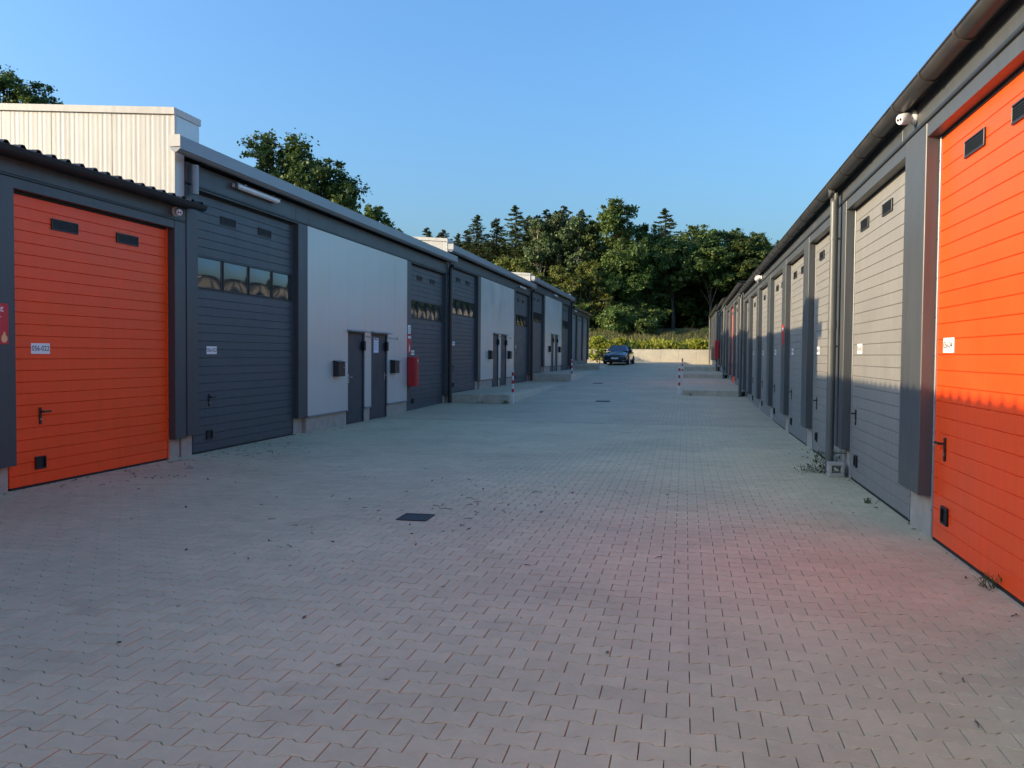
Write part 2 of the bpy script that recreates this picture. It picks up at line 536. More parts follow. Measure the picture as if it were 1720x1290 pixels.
def hatch_mesh():
    def f():
        mb = MB()
        w, h = .17, .15
        mb.box(.001, .004, 0, w, 0, h, 1)
        for (a, b, c, d) in ((0, w, 0, .016), (0, w, h - .016, h), (0, .016, .016, h - .016), (w - .016, w, .016, h - .016)):
            mb.box(.004, .022, a, b, c, d, 0, .004)
        return mb.mesh('grip_plate', [BLACK, BLACK])
    return cached('hatch', f)

def plate_mesh(txt):
    def f():
        mb = MB()
        w, h = .30, .125
        mb.box(.001, .004, 0, w, 0, h, 0)
        v, fc = text_faces(txt, .085)
        mb.add([(.0046, w / 2 + p[0], h / 2 + p[1]) for p in v], fc, 1)
        return mb.mesh('number_plate', [WPLATE, INK], recalc=False)
    return cached(('plate', txt), f)

def plate_mesh_r(txt):
    def f():
        mb = MB()
        w, h = .30, .125
        mb.box(.001, .004, 0, w, 0, h, 0)
        v, fc = text_faces(txt, .085)
        mb.add([(.0046, w / 2 - p[0], h / 2 + p[1]) for p in v], fc, 1)
        return mb.mesh('number_plate', [WPLATE, INK], recalc=False)
    return cached(('plater', txt), f)

def pane_mesh(w, h):
    def f():
        mb = MB()
        n, k = 8, 6
        v = []
        for j in range(k + 1):
            for i in range(n + 1):
                a = i / n; b = j / k
                bul = .014 * (1 - (2 * a - 1) ** 2) * (1 - (2 * b - 1) ** 2)
                v.append((.008 + bul, .03 + a * (w - .06), .03 + b * (h - .06)))
        mb.add(v, [(j * (n + 1) + i, j * (n + 1) + i + 1, (j + 1) * (n + 1) + i + 1, (j + 1) * (n + 1) + i) for j in range(k) for i in range(n)], 0, True)
        for (a, b, c, d) in ((.008, w - .008, .008, .03), (.008, w - .008, h - .03, h - .008), (.008, .03, .03, h - .03), (w - .03, w - .008, .03, h - .03)):
            mb.box(.001, .016, a, b, c, d, 1, .004)
        mb.box(.0008, .004, .03, w - .03, .03, h - .03, 1)
        return mb.mesh('window_pane', [PANE, BLACK])
    return cached(('pane', round(w, 3), round(h, 3)), f)

def sectional_door(root, u0, w, h, m, singles=True, right=False, windows=None, vents=None, plate=None, handle=True, hatch_u=.36, z0=0.02, pane_col=None, label=None, slat_h=.136):
    """door leaf lies with its face at local d=0; parent part is the frame of the door, slats and fittings its children"""
    far = w - .001
    fr = MB()
    # side rails with screws, top and bottom seals
    for y in (0.002, w - .034):
        fr.box(-.045, .012, y, y + .030, .03, h - .004, 0, .003)
    fr.box(-.05, -.001, 0.036, w - .036, 0.0, .022, 1)
    fr.box(-.05, .006, 0.036, w - .036, h - .03, h - .003, 1)
    zs = .25
    while zs < h - .2:
        for y in (.017, w - .019):
            fr.box(.012, .016, y - .006, y + .006, zs, zs + .012, 2)
        zs += .34
    door = fr.build('garage_door', [TRIM if right or m is GREYD else m, RUBBER, DARK], root, (0, u0, 0))
    if label: door['label'] = label
    sw = w - .074
    n = int(round((h - .055) / slat_h))
    sh = (h - .055) / n
    wz = None
    skip = set()
    if windows:
        for k in range(n):
            zc = .024 + (k + .5) * sh
            if windows[0] < zc < windows[1]: skip.add(k)
    if singles:
        smesh = slat_mesh(sw, sh, m)
        for k in range(n):
            if k in skip: continue
            o = put('door_slat', smesh, door, (0, .037, .024 + k * sh))
    else:
        runs = []
        k = 0
        while k < n:
            if k in skip: k += 1; continue
            j = k
            while j < n and j not in skip: j += 1
            runs.append((k, j - k)); k = j
        for k, c in runs:
            tag(put('door_panel', slats_joined(sw, sh, c, m), door, (0, .037, .024 + k * sh)), kind='stuff')
    if skip:
        k0, k1 = min(skip), max(skip) + 1
        zz0, zz1 = .024 + k0 * sh, .024 + k1 * sh
        np_ = 4
        pw = sw / np_
        bk = MB(); bk.box(-.04, 0, .037, .037 + sw, zz0 + .001, zz1 - .001, 0)
        bk.build('window_band', m, door)
        for i in range(np_):
            put('window_pane', pane_mesh(pw - .03, zz1 - zz0 - .02), door, (.0, .037 + i * pw + .015, zz0 + .01))
    for (vu, vz) in (vents or []):
        put('vent_grille', vent_mesh(), door, (0, vu, vz))
    if plate:
        txt, pu, pz = plate
        put('number_plate', plate_mesh_r(txt) if right else plate_mesh(txt), door, (0, pu, pz))
    if handle:
        put('door_handle', handle_mesh(), door, (0, handle, .86))
        put('grip_plate', hatch_mesh(), door, (0, hatch_u, .20))
    return door

def column(root, u0, u1, ztop, d=.12, z0=.32, m=ANTH):
    mb = MB(); mb.box(-.05, d, u0, u1, z0, ztop, 0, .006)
    mb.build('column', m, root)
    p = MB(); p.box(-.05, .004, u0 + .004, u1 - .004, -.3, z0 - .002, 0, .006)
    p.build('plinth', CONC, root)

def gutter_half(root, u0, u1, dc, zc, r, m, step=.95, name='gutter'):
    mb = MB()
    n = 10
    def ring(rr):
        return [(dc + rr * math.cos(math.pi + math.pi * k / n), zc + rr * math.sin(math.pi + math.pi * k / n)) for k in range(n + 1)]
    o_, i_ = ring(r), ring(r - .006)
    v = [(p[0], y, p[1]) for y in (u0, u1) for p in o_ + i_]
    c = 2 * (n + 1)
    f = []
    for k in range(n):
        f.append((k, k + 1, c + k + 1, c + k)); f.append((n + 1 + k, c + n + 1 + k, c + n + 2 + k, n + 2 + k))
    mb.add(v, f, 0, True)
    mb.add([(dc - r, u0, zc), (dc - r + .006, u0, zc), (dc - r + .006, u1, zc), (dc - r, u1, zc)], [(0, 1, 2, 3)], 0)
    mb.add([(dc + r, u0, zc), (dc + r - .006, u0, zc), (dc + r - .006, u1, zc), (dc + r, u1, zc)], [(0, 1, 2, 3)], 0)
    for y in (u0, u1):
        mb.add([(p[0], y, p[1]) for p in o_], [list(range(n + 1))], 0)
    g = mb.build(name, m, root)
    # front bead
    bd = MB(); bd.tube([(dc + r, u0, zc), (dc + r, u1, zc)], .010, 8); bd.build('gutter_bead', m, root)
    if step:
        y = u0 + .35
        def brk():
            b = MB()
            rr = ring(r + .011); r2 = ring(r + .001)
            vv = [(p[0], yy, p[1]) for yy in (-.020, .020) for p in rr + r2]
            ff = []
            for k in range(n):
                ff += [(k, k + 1, c + k + 1, c + k), (k, n + 1 + k, n + 2 + k, k + 1), (c + k, c + k + 1, c + n + 2 + k, c + n + 1 + k)]
            b.add(vv, ff, 0, False)
            return b.mesh('gutter_bracket', m, )
        bm_ = cached(('brk', dc, zc, r, m.name), brk)
        while y < u1:
            put('gutter_bracket', bm_, root, (0, y, 0)); y += step
    return g

def downpipe(root, u, d, ztop, zbot, m, r=.05, dg=None, zg=None):
    mb = MB()
    pts = []
    if dg is not None:
        pts += [(dg, u, zg), (dg, u, zg - .10), (d + (dg - d) * .2, u, ztop + .0), (d, u, ztop - .12)]
    else:
        pts += [(d, u, ztop)]
    pts += [(d, u, zbot)]
    mb.tube(pts, r, 14)
    o = mb.build('downpipe', m, root)
    z = zbot + .25
    while z < ztop - .2:
        c = MB(); c.tube([(d, u, z), (d, u, z + .035)], r + .006, 14); c.box(.0, d - r, u - .012, u + .012, z + .008, z + .026)
        c.build('pipe_clamp', m, root)
        z += 1.45
    if ztop - zbot > 2.5:
        so = MB(); so.tube([(d, u, zbot + 1.95), (d, u, zbot + 2.05)], r + .005, 14)
        so.build('pipe_socket', m, root)
    return o

def flip(root):
    root.scale = (1, 1, 1)

DEPTH = 9.0
def hall(idx, label, gable_h):
    """left row block with two dark sectional doors and the silver panel between them; local x outward (+X)"""
    y0, z0 = LSTART[idx], LLEV[idx]
    root = thing('storage_hall', label, 'storage building', (XL, y0, z0), 'storage halls of the left row')
    L = 14.65
    core = MB()
    core.prism([(-.055, -.6), (-.055, 4.40), (-DEPTH, 4.40 + .45), (-DEPTH, -.6)], 'y', .01, L - .01, 0)
    core.build('wall', ANTH, root)
    TOP = 4.125
    near = idx == 0
    doors = [(.30, 3.48), (10.72, 3.48)]
    column(root, .0, .30, TOP)
    column(root, 3.78, 4.19, TOP)
    column(root, 10.385, 10.72, TOP)
    column(root, 14.20, L - .004, TOP)
    for k, (u, w) in enumerate(doors):
        pl = {0: [('056-023', .42, 1.57), ('056-024', .35, 1.57)], 1: [('056-025', .42, 1.57), ('056-026', .42, 1.57)], 2: [('056-027', .42, 1.57), ('056-028', .42, 1.57)]}[idx][k]
        sectional_door(root, u, w, 4.10, ANTHD, singles=near, windows=(2.60, 3.06), vents=[(.86, 3.70), (2.12, 3.70)],
                       plate=pl, handle=.48, hatch_u=.40)
    # lintels over the doors, fascia above, seam trim between them
    for (a, b) in ((.301, 3.779), (10.721, 14.199)):
        li = MB(); li.box(-.05, .112, a, b, 4.103, TOP, 0); li.build('lintel', ANTH, root)
    tr = MB(); tr.box(-.05, .132, .0, L - .003, TOP + .003, 4.155, 0, .004); tr.build('seam_trim', DARK, root)
    fa = MB()
    nfp = 4
    for k in range(nfp):
        fa.box(-.05, .121, L * k / nfp + .002, L * (k + 1) / nfp - .002, 4.158, 4.46, 0, .003)
    fa.build('fascia', ANTH, root)
    # silver wall panels round the two personnel doors
    dd = [(6.26, 7.29), (7.70, 8.85)]
    dh = 2.09
    edges = [4.195, 5.23, 6.26, 7.29, 8.32, 9.35, 10.38]
    for a, b in zip(edges[:-1], edges[1:]):
        mb = MB()
        cuts = sorted(set([a + .0015, b - .0015] + [e for d in dd for e in d if a + .01 < e < b - .01]))
        for p, q in zip(cuts[:-1], cuts[1:]):
            mid = (p + q) / 2
            inside = any(d[0] < mid < d[1] for d in dd)
            mb.box(.04, .118, p, q, dh if inside else .34, TOP - .003)
        mb.build('wall_panel', SILVER, root)
    base = [(4.195, 6.255), (7.295, 7.695), (8.855, 10.38)]
    for a, b in base:
        mb = MB(); mb.box(-.05, .085, a, b, -.3, .31, 0, .006); mb.build('plinth', CONC, root)
        mb = MB(); mb.box(.0, .135, a - .001, b + .001, .312, .338, 0, .003); mb.build('drip_sill', TRIM, root)
    for k, (a, b) in enumerate(dd):
        mb = MB(); mb.box(-.05, .075, a + .045, b - .045, .012, dh - .045, 0, .004)
        d = mb.build('personnel_door', PDOOR, root)
        fr = MB()
        fr.box(-.05, .098, a + .002, a + .043, .005, dh - .003); fr.box(-.05, .098, b - .043, b - .002, .005, dh - .003); fr.box(-.05, .098, a + .044, b - .044, dh - .043, dh - .003)
        fr.build('door_frame', PDOOR, d)
        hd = MB(); hu = a + .13 if k == 0 else b - .13
        hd.box(.076, .084, hu - .02, hu + .02, .93, 1.13, 0, .003); hd.tube([(.08, hu, 1.06), (.125, hu, 1.06)], .009, 8); hd.tube([(.125, hu, 1.06), (.125, hu + (.11 if k == 0 else -.11), 1.06)], .010, 8)
        hd.build('door_handle', STEEL, d)
        cl = MB(); cl.box(.099, .16, b - .13, b - .03, dh - .42, dh - .20, 0, .006); cl.build('door_closer', BLACK, d)
        ca = MB(); ca.prism([(.119, dh + .005), (.119, dh + .045), (.24, dh + .020), (.24, dh + .004)], 'y', a - .05, b + .05); ca.build('door_canopy', TRIM, d)
        ar = MB(); yb = b + .02; ar.tube([(.12, yb, dh - .08), (.16, yb + .28, dh - .10), (.17, yb + .56, dh - .10)], .008, 6); ar.tube([(.17, yb + .56, dh - .14), (.17, yb + .56, dh - .06)], .012, 6)
        ar.build('hold_open_rod', TRIM, d)
    if idx == 0:
        nb_ = MB(); nb_.box(.0765, .0785, 7.97, 8.30, 1.62, 1.98); nb_.box(.0785, .0787, 8.01, 8.26, 1.93, 1.95, 1)
        for k in range(5): nb_.box(.0785, .0787, 8.01, 8.20 + .06 * ((k * 7) % 3) / 3, 1.70 + .04 * k, 1.707 + .04 * k, 1)
        nb_.build('paper_notice', [PAPER, INK], [c for c in root.children if c.name.startswith('personnel_door')][1])
    # eaves: roof sheet, box trim, dark soffit
    ov = -.55
    so = MB(); so.box(-.05, .345, .425, L - .02, 4.50, 4.512); so.build('soffit', ROOFB, root)
    ev = MB(); ev.prism([(.350, 4.515), (.372, 4.515), (.372, 4.70), (.330, 4.715), (.330, 4.700), (.350, 4.690)], 'y', ov, L - .02); ev.build('eaves_trim', TRIM, root)
    gutter_half(root, ov + .003, L - .05, .285, 4.545, .075, TRIM, step=None)
    ec = MB(); ec.box(.205, .378, ov - .012, ov - .001, 4.545, 4.715, 0, .002); ec.build('gutter_end_cap', CREAM, root)
    rf = MB(); rf.prism([(.349, 4.66), (.349, 4.685), (-DEPTH - .1, 5.15), (-DEPTH - .1, 5.12)], 'y', .45, L - .03); rf.build('roof', TRIM, root)
    # gable wall (parapet) at the near end
    gy = -.25
    gt = gable_h
    sl = .07
    g = MB()
    g.prism([(.085, 3.2), (.085, gt - .07), (-DEPTH, gt - .07 + sl * DEPTH), (-DEPTH, 3.2)], 'y', gy + .03, -.004, 0)
    g.prism([(.085, 4.72), (.085, gt - .07), (-DEPTH, gt - .07 + sl * DEPTH), (-DEPTH, 4.72)], 'y', -.003, .40, 0)
    gw = g.build('gable_wall', SILVER, root)
    x = .088
    zb = 3.2
    if idx > 0: zb = 3.9
    k = 0
    while x > -DEPTH:
        w = 1.04
        x1 = x - w
        mb = MB()
        nr = 13
        prof = []
        for i in range(nr):
            a0 = x - w * i / nr; a1 = x - w * (i + .45) / nr; a2 = x - w * (i + .55) / nr; a3 = x - w * (i + .93) / nr
            dp = .0006 + .0006 * ((i * 5) % 3)
            prof += [(a0 - .004, gy), (a1, gy), (a2, gy + dp), (a3, gy + dp)]
        v = []
        for (xx, yy) in prof + [(x1 + .003, gy + .028)]:
            v.append((xx, yy, zb)); v.append((xx, yy, gt - .075 + sl * (.088 - xx)))
        v = [(x - .002, gy + .028, zb), (x - .002, gy + .028, gt - .075 + sl * (.088 - x))] + v
        mb.add(v, [(2 * i, 2 * i + 2, 2 * i + 3, 2 * i + 1) for i in range(len(v) // 2 - 1)])
        mb.build('cladding_panel', CREAM, gw)
        x = x1
    ctr = MB(); ctr.box(.05, .094, gy - .006, gy + .05, zb, gt - .071, 0, .003); ctr.build('corner_trim', CREAM, gw)
    cp = MB(); cp.prism([(.10, gt - .07), (.10, gt + .03), (-DEPTH, gt + .03 + sl * DEPTH), (-DEPTH, gt - .07 + sl * DEPTH)], 'y', gy - .03, .43); cp.build('coping', CREAM, gw)
    if idx == 0:
        downpipe(root, .10, .20, 4.42, 3.98, TRIM, r=.055)
    # downpipe at the far end
    downpipe(root, L - .22, .19, 4.40, .03, DARK, r=.06, dg=.26, zg=4.44)
    return root

def corrugated(root, u0, u1, d0, z0, d1, z1, m, pitch=.235):
    mb = MB()
    prof = []
    y = u0
    while y < u1 - .01:
        prof += [(y, 0), (y + pitch * .55, 0), (y + pitch * .68, .035), (y + pitch * .85, .035), (y + pitch * .98, 0)]
        y += pitch
    v = []
    for (yy, h) in prof:
        for (d, z) in ((d0, z0), (d1, z1)):
            v.append((d, yy, z + h)); v.append((d, yy, z + h - .004))
    n = len(prof)
    f = []
    for i in range(n - 1):
        a = 4 * i; b = 4 * (i + 1)
        f += [(a, b, b + 2, a + 2), (a + 1, a + 3, b + 3, b + 1), (a, a + 1, b + 1, b)]
    mb.add(v, f)
    return mb.build('corrugated_roof', m, root)

def low_left(label, y0, y1, lev, doors, cols, name='garage_block', DEPTH=DEPTH):
    root = thing(name, label, 'garage building', (XL, y0, lev), 'garage blocks with low roofs')
    L = y1 - y0
    core = MB(); core.prism([(-.055, -.6), (-.055, 3.66), (-DEPTH, 4.0), (-DEPTH, -.6)], 'y', .01, L - .012); core.build('wall', ANTH, root)
    for a, b in cols: column(root, a, b, 3.535, z0=.30)
    for d in doors:
        sectional_door(root, *d[:2], 3.42, d[2], **d[3])
        li = MB(); li.box(-.05, .112, d[0] + .001, d[0] + d[1] - .001, 3.423, 3.535); li.build('lintel', ANTH, root)
    tr = MB(); tr.box(-.05, .128, 0, L - .003, 3.538, 3.565, 0, .004); tr.build('seam_trim', DARK, root)
    fa = MB(); fa.box(-.05, .121, 0, L - .003, 3.568, 3.74, 0, .003); fa.build('fascia', ANTH, root)
    so = MB(); so.box(-.05, .26, 0, L + .0, 3.742, 3.756); so.build('soffit', ROOFB, root)
    corrugated(root, -.0, L - .05, .34, 3.825, -DEPTH, 4.28, ROOFB)
    return root

# left row -----------------------------------------------------------------
b1 = low_left('low garage block with black corrugated roof and orange door beside the dark sign column', -0.70, 11.62, 0.0, [], [])
LY = -0.70
def b1u(y): return y - LY
column(b1, b1u(7.65), b1u(8.28), 3.535, z0=.30)
column(b1, b1u(11.34), b1u(11.615), 3.535, z0=.30)
sectional_door(b1, b1u(8.282), 3.056, 3.42, ORANGE, singles=True, vents=[(.70, 3.06), (1.90, 3.06)], plate=('056-022', .36, 1.565), handle=.49, hatch_u=.40)
li = MB(); li.box(-.05, .112, b1u(8.283), b1u(11.337), 3.423, 3.535); li.build('lintel', ANTH, b1)
gutter_half(b1, 0, b1u(11.80), .30, 3.80, .075, ROOFB, step=None)
# doors behind the camera's edge of view keep the row going
for k in range(2):
    ys = 4.2 - 3.45 * k
    column(b1, b1u(ys - .0), b1u(ys + .62), 3.535, z0=.30)
    sectional_door(b1, b1u(ys + .622), 2.825, 3.42, ORANGE if k != 1 else GREYD, singles=False, vents=[(.60, 3.06), (1.75, 3.06)], handle=.49, hatch_u=.40)
    li = MB(); li.box(-.05, .112, b1u(ys + .623), b1u(ys + 3.446), 3.423, 3.535); li.build('lintel', ANTH, b1)

hall(0, 'nearest tall hall of the left row, with red cabinet and pale ribbed gable', 5.16)
hall(1, 'middle tall hall of the left row, standing behind the first left kerb step', 4.90)
hall(2, 'farthest tall hall of the left row, between the middle hall and the low grey-door block', 4.86)
YB5 = LSTART[3]
d5 = []
cols5 = [(0, .45)]
for k in range(3):
    u = .45 + k * 3.45
    d5.append((u + .002, 2.80, GREYD, dict(singles=False, vents=[(.55, 3.10), (1.75, 3.10)], handle=.45, hatch_u=.40)))
    cols5.append((u + 2.803, u + 3.45))
b5 = low_left('small far block of light grey doors at the left end of the yard', YB5, YB5 + 11.2, LLEV[3], d5, cols5, DEPTH=3.6)
# white end gable of the far low block
gb = MB(); gb.prism([(.10, 3.0), (.10, 4.62), (-3.6, 4.85), (-3.6, 3.0)], 'y', -.28, .14); gb.build('gable_wall', CREAM, b5)
gutter_half(b5, .2, 11.2, .28, 3.80, .075, GUTR, step=None)

# right row ----------------------------------------------------------------
def right_block(label, y0, y1, lev, doors, cols, pipes, extra=None, near=False):
    root = thing('garage_block', label, 'garage building', (XR, y0, lev), 'garage blocks of the right row')
    root.rotation_euler = (0, 0, 0)
    L = y1 - y0
    holder = root
    # local x is outward = -X : build with mirrored x through a helper
    return root

class RMB(MB):
    """mirrors d -> -d so that the same builders can be used for the right row"""

def mirror_children(root):
    """mirror meshes of the freshly built right-hand block in local x"""
    done = {}
    def rec(o):
        for ch in o.children:
            if ch.data is not None:
                key = ch.data.name
                if key not in done:
                    me = ch.data.copy()
                    me.name = ch.data.name
                    me.transform(Matrix.Scale(-1, 4, Vector((1, 0, 0))))
                    me.flip_normals()
                    done[key] = me
                ch.data = done[key]
            ch.location.x *= -1
            rec(ch)
    rec(root)

def build_right(label, y0, y1, lev, doors, cols, pipes, open_end=True):
    root = thing('garage_block', label, 'garage building', (XR, y0, lev), 'garage blocks with low roofs')
    L = y1 - y0
    core = MB(); core.prism([(-.055, -.6), (-.055, 3.86), (-DEPTH, 4.0), (-DEPTH, -.6)], 'y', .01, L - .012); core.build('wall', ANTH, root)
    for a, b in cols: column(root, a - y0, b - y0, 3.655, z0=.38)
    for a, w, m, kw in doors:
        sectional_door(root, a - y0 + .002, w - .004, 3.53, m, right=True, **kw)
        li = MB(); li.box(-.05, .112, a - y0 + .002, a - y0 + w - .002, 3.533, 3.655); li.build('lintel', ANTH, root)
    tr = MB(); tr.box(-.05, .134, 0, L - .003, 3.658, 3.69, 0, .004); tr.build('seam_trim', DARK, root)
    fa = MB()
    n = max(1, round(L / 5.5))
    for k in range(n):
        fa.box(-.05, .121, L * k / n + .002, L * (k + 1) / n - .003, 3.693, 3.90, 0, .003)
    fa.build('fascia', ANTH, root)
    so = MB(); so.box(-.05, .24, 0, L - .003, 3.902, 3.918); so.build('soffit', ROOFB, root)
    gutter_half(root, .02, L - .02, .245, 3.925, .082, GUTR, step=.92)
    corrugated(root, 0, L - .05, .27, 3.955, -DEPTH, 4.40, ROOFB)
    for (u, zb) in pipes:
        downpipe(root, u - y0, .215, 3.80, zb, PIPEM, r=.055, dg=.245, zg=3.86)
    mirror_children(root)
    return root

def gd(plate=None, singles=True, **k):
    d = dict(singles=singles, vents=[(.70, 3.18), (1.85, 3.18)], handle=2.35, hatch_u=2.22)
    if plate: d['plate'] = (plate, 2.18, 1.645)
    d.update(k); return d
RA = -14.0
cols = [(8.09, 8.81), (11.88, 12.16), (12.22, 12.52), (15.30, 15.95), (18.68, 19.33), (22.06, 22.71), (25.44, 26.09), (28.82, 29.47), (31.5, 31.88), (4.66, 5.38), (1.24, 1.96), (-2.18, -1.46)]
doors = [(5.38, 2.71, ORANGE, gd('056-041', vents=[(.55, 3.18), (1.55, 3.18)])),
         (8.81, 3.07, GREYD, gd('056-042', vents=[(1.0, 3.18), (2.20, 3.18)], handle=2.75, hatch_u=2.60) | {'plate': ('056-042', 2.45, 1.645)}),
         (12.52, 2.78, GREYD, gd('056-043')), (15.95, 2.73, GREYD, gd('056-044')), (19.33, 2.73, GREYD, gd('056-045', singles=False)),
         (22.71, 2.73, GREYD, gd('056-046', singles=False)), (26.09, 2.73, GREYD, gd('056-047', singles=False)), (29.47, 2.03, GREYD, gd(None, singles=False, vents=[(.3, 3.18), (1.2, 3.18)], handle=1.6, hatch_u=1.5)),
         (1.96, 2.70, GREYD, gd(None, singles=False)), (-1.46, 2.70, ORANGE, gd(None, singles=False))]
build_right('nearest right block with a large sunlit orange door and a row of light grey doors', RA, RSTART[0] - .02, RLEV[0], doors, cols, [(12.19, .03), (31.62, .03)])
def far_right(label, i, nb_, reds, y1):
    y0 = RSTART[i]
    p = (y1 - .02 - y0 - .35) / nb_
    cs = [(y0, y0 + .35)]; ds = []
    for k in range(nb_):
        a = y0 + .35 + k * p
        ds.append((a, p - .62, ORANGE if k in reds else GREYD, gd(None, singles=False)))
        cs.append((a + p - .62, a + p - .002))
    return build_right(label, y0, y1 - .02, RLEV[i + 1], ds, cs, [(y1 - .30, .03)])
far_right('second right block with one orange door among grey ones, above the first right kerb step', 0, 4, (2,), RSTART[1])
far_right('third right block, short, with the red cabinet at its far end', 1, 3, (), RSTART[2])
far_right('farthest right block of grey doors ending at the retaining wall', 2, 5, (), 72.4)

# ------------------------------------------------------------------ kerb steps
def kerb(label_y, xa, xb, side, y0, zf, zb_, n=2):
    k = bpy.data.objects.new('kerb', None); COL.objects.link(k); k.location = (xa, y0, zf(xa)); tag(k, kind='structure')
    for i in range(n):
        a = xa + (xb - xa) * i / n + .004; b = xa + (xb - xa) * (i + 1) / n - .004
        xs = [a + (b - a) * j / 4 for j in range(5)]
        v = []
        for x in xs:
            top = max(zb_(x), zf(x) + .02) + .012
            for (yy, zz) in ((-.0, zf(x) - .15), (-.0, top - .012), (.012, top), (.10, top), (.10, zf(x) - .15)):
                v.append((x - xa, yy, zz - zf(xa)))
        f = []
        for j in range(4):
            for q in range(5):
                f.append((j * 5 + q, j * 5 + (q + 1) % 5, (j + 1) * 5 + (q + 1) % 5, (j + 1) * 5 + q))
        f += [(0, 1, 2, 3, 4), (20, 21, 22, 23, 24)]
        mb = MB(); mb.add(v, f); mb.build('kerb_stone', KERBC, k)
    return k
for i in (1, 2, 3):
    y = LSTART[i] - .06
    kerb(y, XL + .02, -5.41, 'l', y, lambda x, y=y: gz(x, y - .3), lambda x, l=LLEV[i]: l)
for i in (0, 1, 2):
    y = RSTART[i] - .02
    kerb(y, XR - .14, -.08, 'r', y, lambda x, y=y: gz(x, y - .3), lambda x, y=y: gz(1.0, y + .3))

# ------------------------------------------------------------------ bollards
def bollard_mesh_parts():
    p = MB(); p.tube([(0, 0, -.1), (0, 0, 1.035)], .035, 16); p.tube([(0, 0, 1.035), (0, 0, 1.05)], [.035, .022], 16)
    pm_ = p.mesh('post', WHITE)
    b = MB(); b.tube([(0, 0, 0), (0, 0, .11)], .0365, 16, caps=True)
    return pm_, b.mesh('red_band', REDW)
bp, bb = bollard_mesh_parts()
bl = [(-5.30, 26.25, 'white and red striped bollard at the nearest left kerb step'),
      (-5.35, 40.85, 'white and red striped bollard at the second left kerb step'),
      (-5.45, 55.45, 'white and red striped bollard in front of the parked car'),
      (-.20, 31.7, 'white and red striped bollard at the nearest right kerb step'),
      (-.14, 45.2, 'white and red striped bollard at the second right kerb step')]
for x, y, lb in bl:
    t = thing('bollard', lb, 'bollard', (x, y, gz(x, y - .3)), 'striped bollards along the yard')
    t.rotation_euler = (random.uniform(-.012, .012), random.uniform(-.012, .012), 0)
    put('post', bp, t)
    for z in (.36, .63, .88): put('red_band', bb, t, (0, 0, z))

# ------------------------------------------------------------------ drains
def drain(x, y, w, d, label, rz=0):
    z = gz(x, y)
    t = thing('drain_grate', label, 'drain grate', (x, y, z), 'drain grates in the paving', rz)
    f = MB()
    for a, b, c, e in ((-w / 2, w / 2, -d / 2, -d / 2 + .03), (-w / 2, w / 2, d / 2 - .03, d / 2), (-w / 2, -w / 2 + .03, -d / 2 + .031, d / 2 - .031), (w / 2 - .03, w / 2, -d / 2 + .031, d / 2 - .031)):
        f.box(a, b, c, e, -.02, .011, 0, .003)
    f.box(-w / 2 + .03, w / 2 - .03, -d / 2 + .03, d / 2 - .03, -.012, .0045)
    f.build('frame', IRON, t)
    n = int((w - .06) / .042)
    bar = MB(); bar.box(-.011, .011, -d / 2 + .032, d / 2 - .032, -.004, .0085, 0, .002)
    bmsh = bar.mesh('bar', IRON)
    for k in range(n):
        put('bar', bmsh, t, (-w / 2 + .03 + (w - .06) * (k + .5) / n, 0, 0))
drain(-2.56, 7.92, .30, .33, 'rusty square drain grate in the near paving', .02)
drain(-2.63, 28.0, .45, .5, 'small dark drain grate half way down the yard')
drain(-3.9, 39.0, .45, .5, 'distant dark drain grate short of the parked car')

# ------------------------------------------------------------------ wall fittings
def mailbox(x, y, z, label):
    t = thing('mailbox', label, 'mailbox', (x, y, z), 'black mailboxes beside the hall doors')
    mb = MB(); mb.box(0, .13, -.18, .18, 0, .30, 0, .008); mb.build('body', MBOX, t)
    mb = MB(); mb.prism([(-.0, .302), (.145, .302), (.150, .315), (0, .345)], 'y', -.19, .19); mb.build('lid', MBOX, t)
    mb = MB(); mb.box(.1305, .136, -.15, .15, .225, .255, 0, .002); mb.build('slot_flap', DARK, t)
    mb = MB(); mb.tube([(.13, .10, .19), (.137, .10, .19)], .014, 12); mb.build('lock', STEEL, t)
LC = XL + .12
names = ['nearest', 'middle', 'farthest']
for i in range(3):
    for u, s in ((5.62, 'left'), (9.22, 'right')):
        mailbox(LC, LSTART[i] + u, LLEV[i] + 1.10, 'black mailbox %s of the door pair on the %s tall hall' % (s, names[i]))

def strip_light(x, y, z, ln, label):
    t = thing('strip_light', label, 'strip light', (x, y, z), 'strip lights under the left eaves')
    mb = MB(); mb.box(0, .05, 0, ln, -.03, .03, 0, .008); mb.build('housing', CAMW, t)
    mb = MB(); mb.prism([(.051, -.045), (.085, -.050), (.115, -.025), (.115, .015), (.085, .04), (.051, .04)], 'y', .02, ln - .02); mb.build('diffuser', DIFFU, t)
    for y_ in (.0, ln - .03):
        c = MB(); c.box(.052, .122, y_, y_ + .03, -.055, .045, 0, .012); c.build('end_cap', TRIM, t)
    for y_ in (.25, ln - .28):
        c = MB(); c.box(.05, .12, y_, y_ + .02, .042, .052, 0); c.build('clip', STEEL, t)
strip_light(LC, 12.95, 4.36, 1.5, 'long strip light under the eaves of the nearest tall hall')
strip_light(LC, 37.4, 4.34 + LLEV[1], 1.5, 'strip light at the far end of the middle tall hall')
strip_light(LC, 47.6, 4.34 + LLEV[2], 1.2, 'small strip light over the silver wall of the farthest tall hall')
strip_light(LC, 56.6, 3.62 + LLEV[3], 1.3, 'strip light at the near end of the far grey-door block')

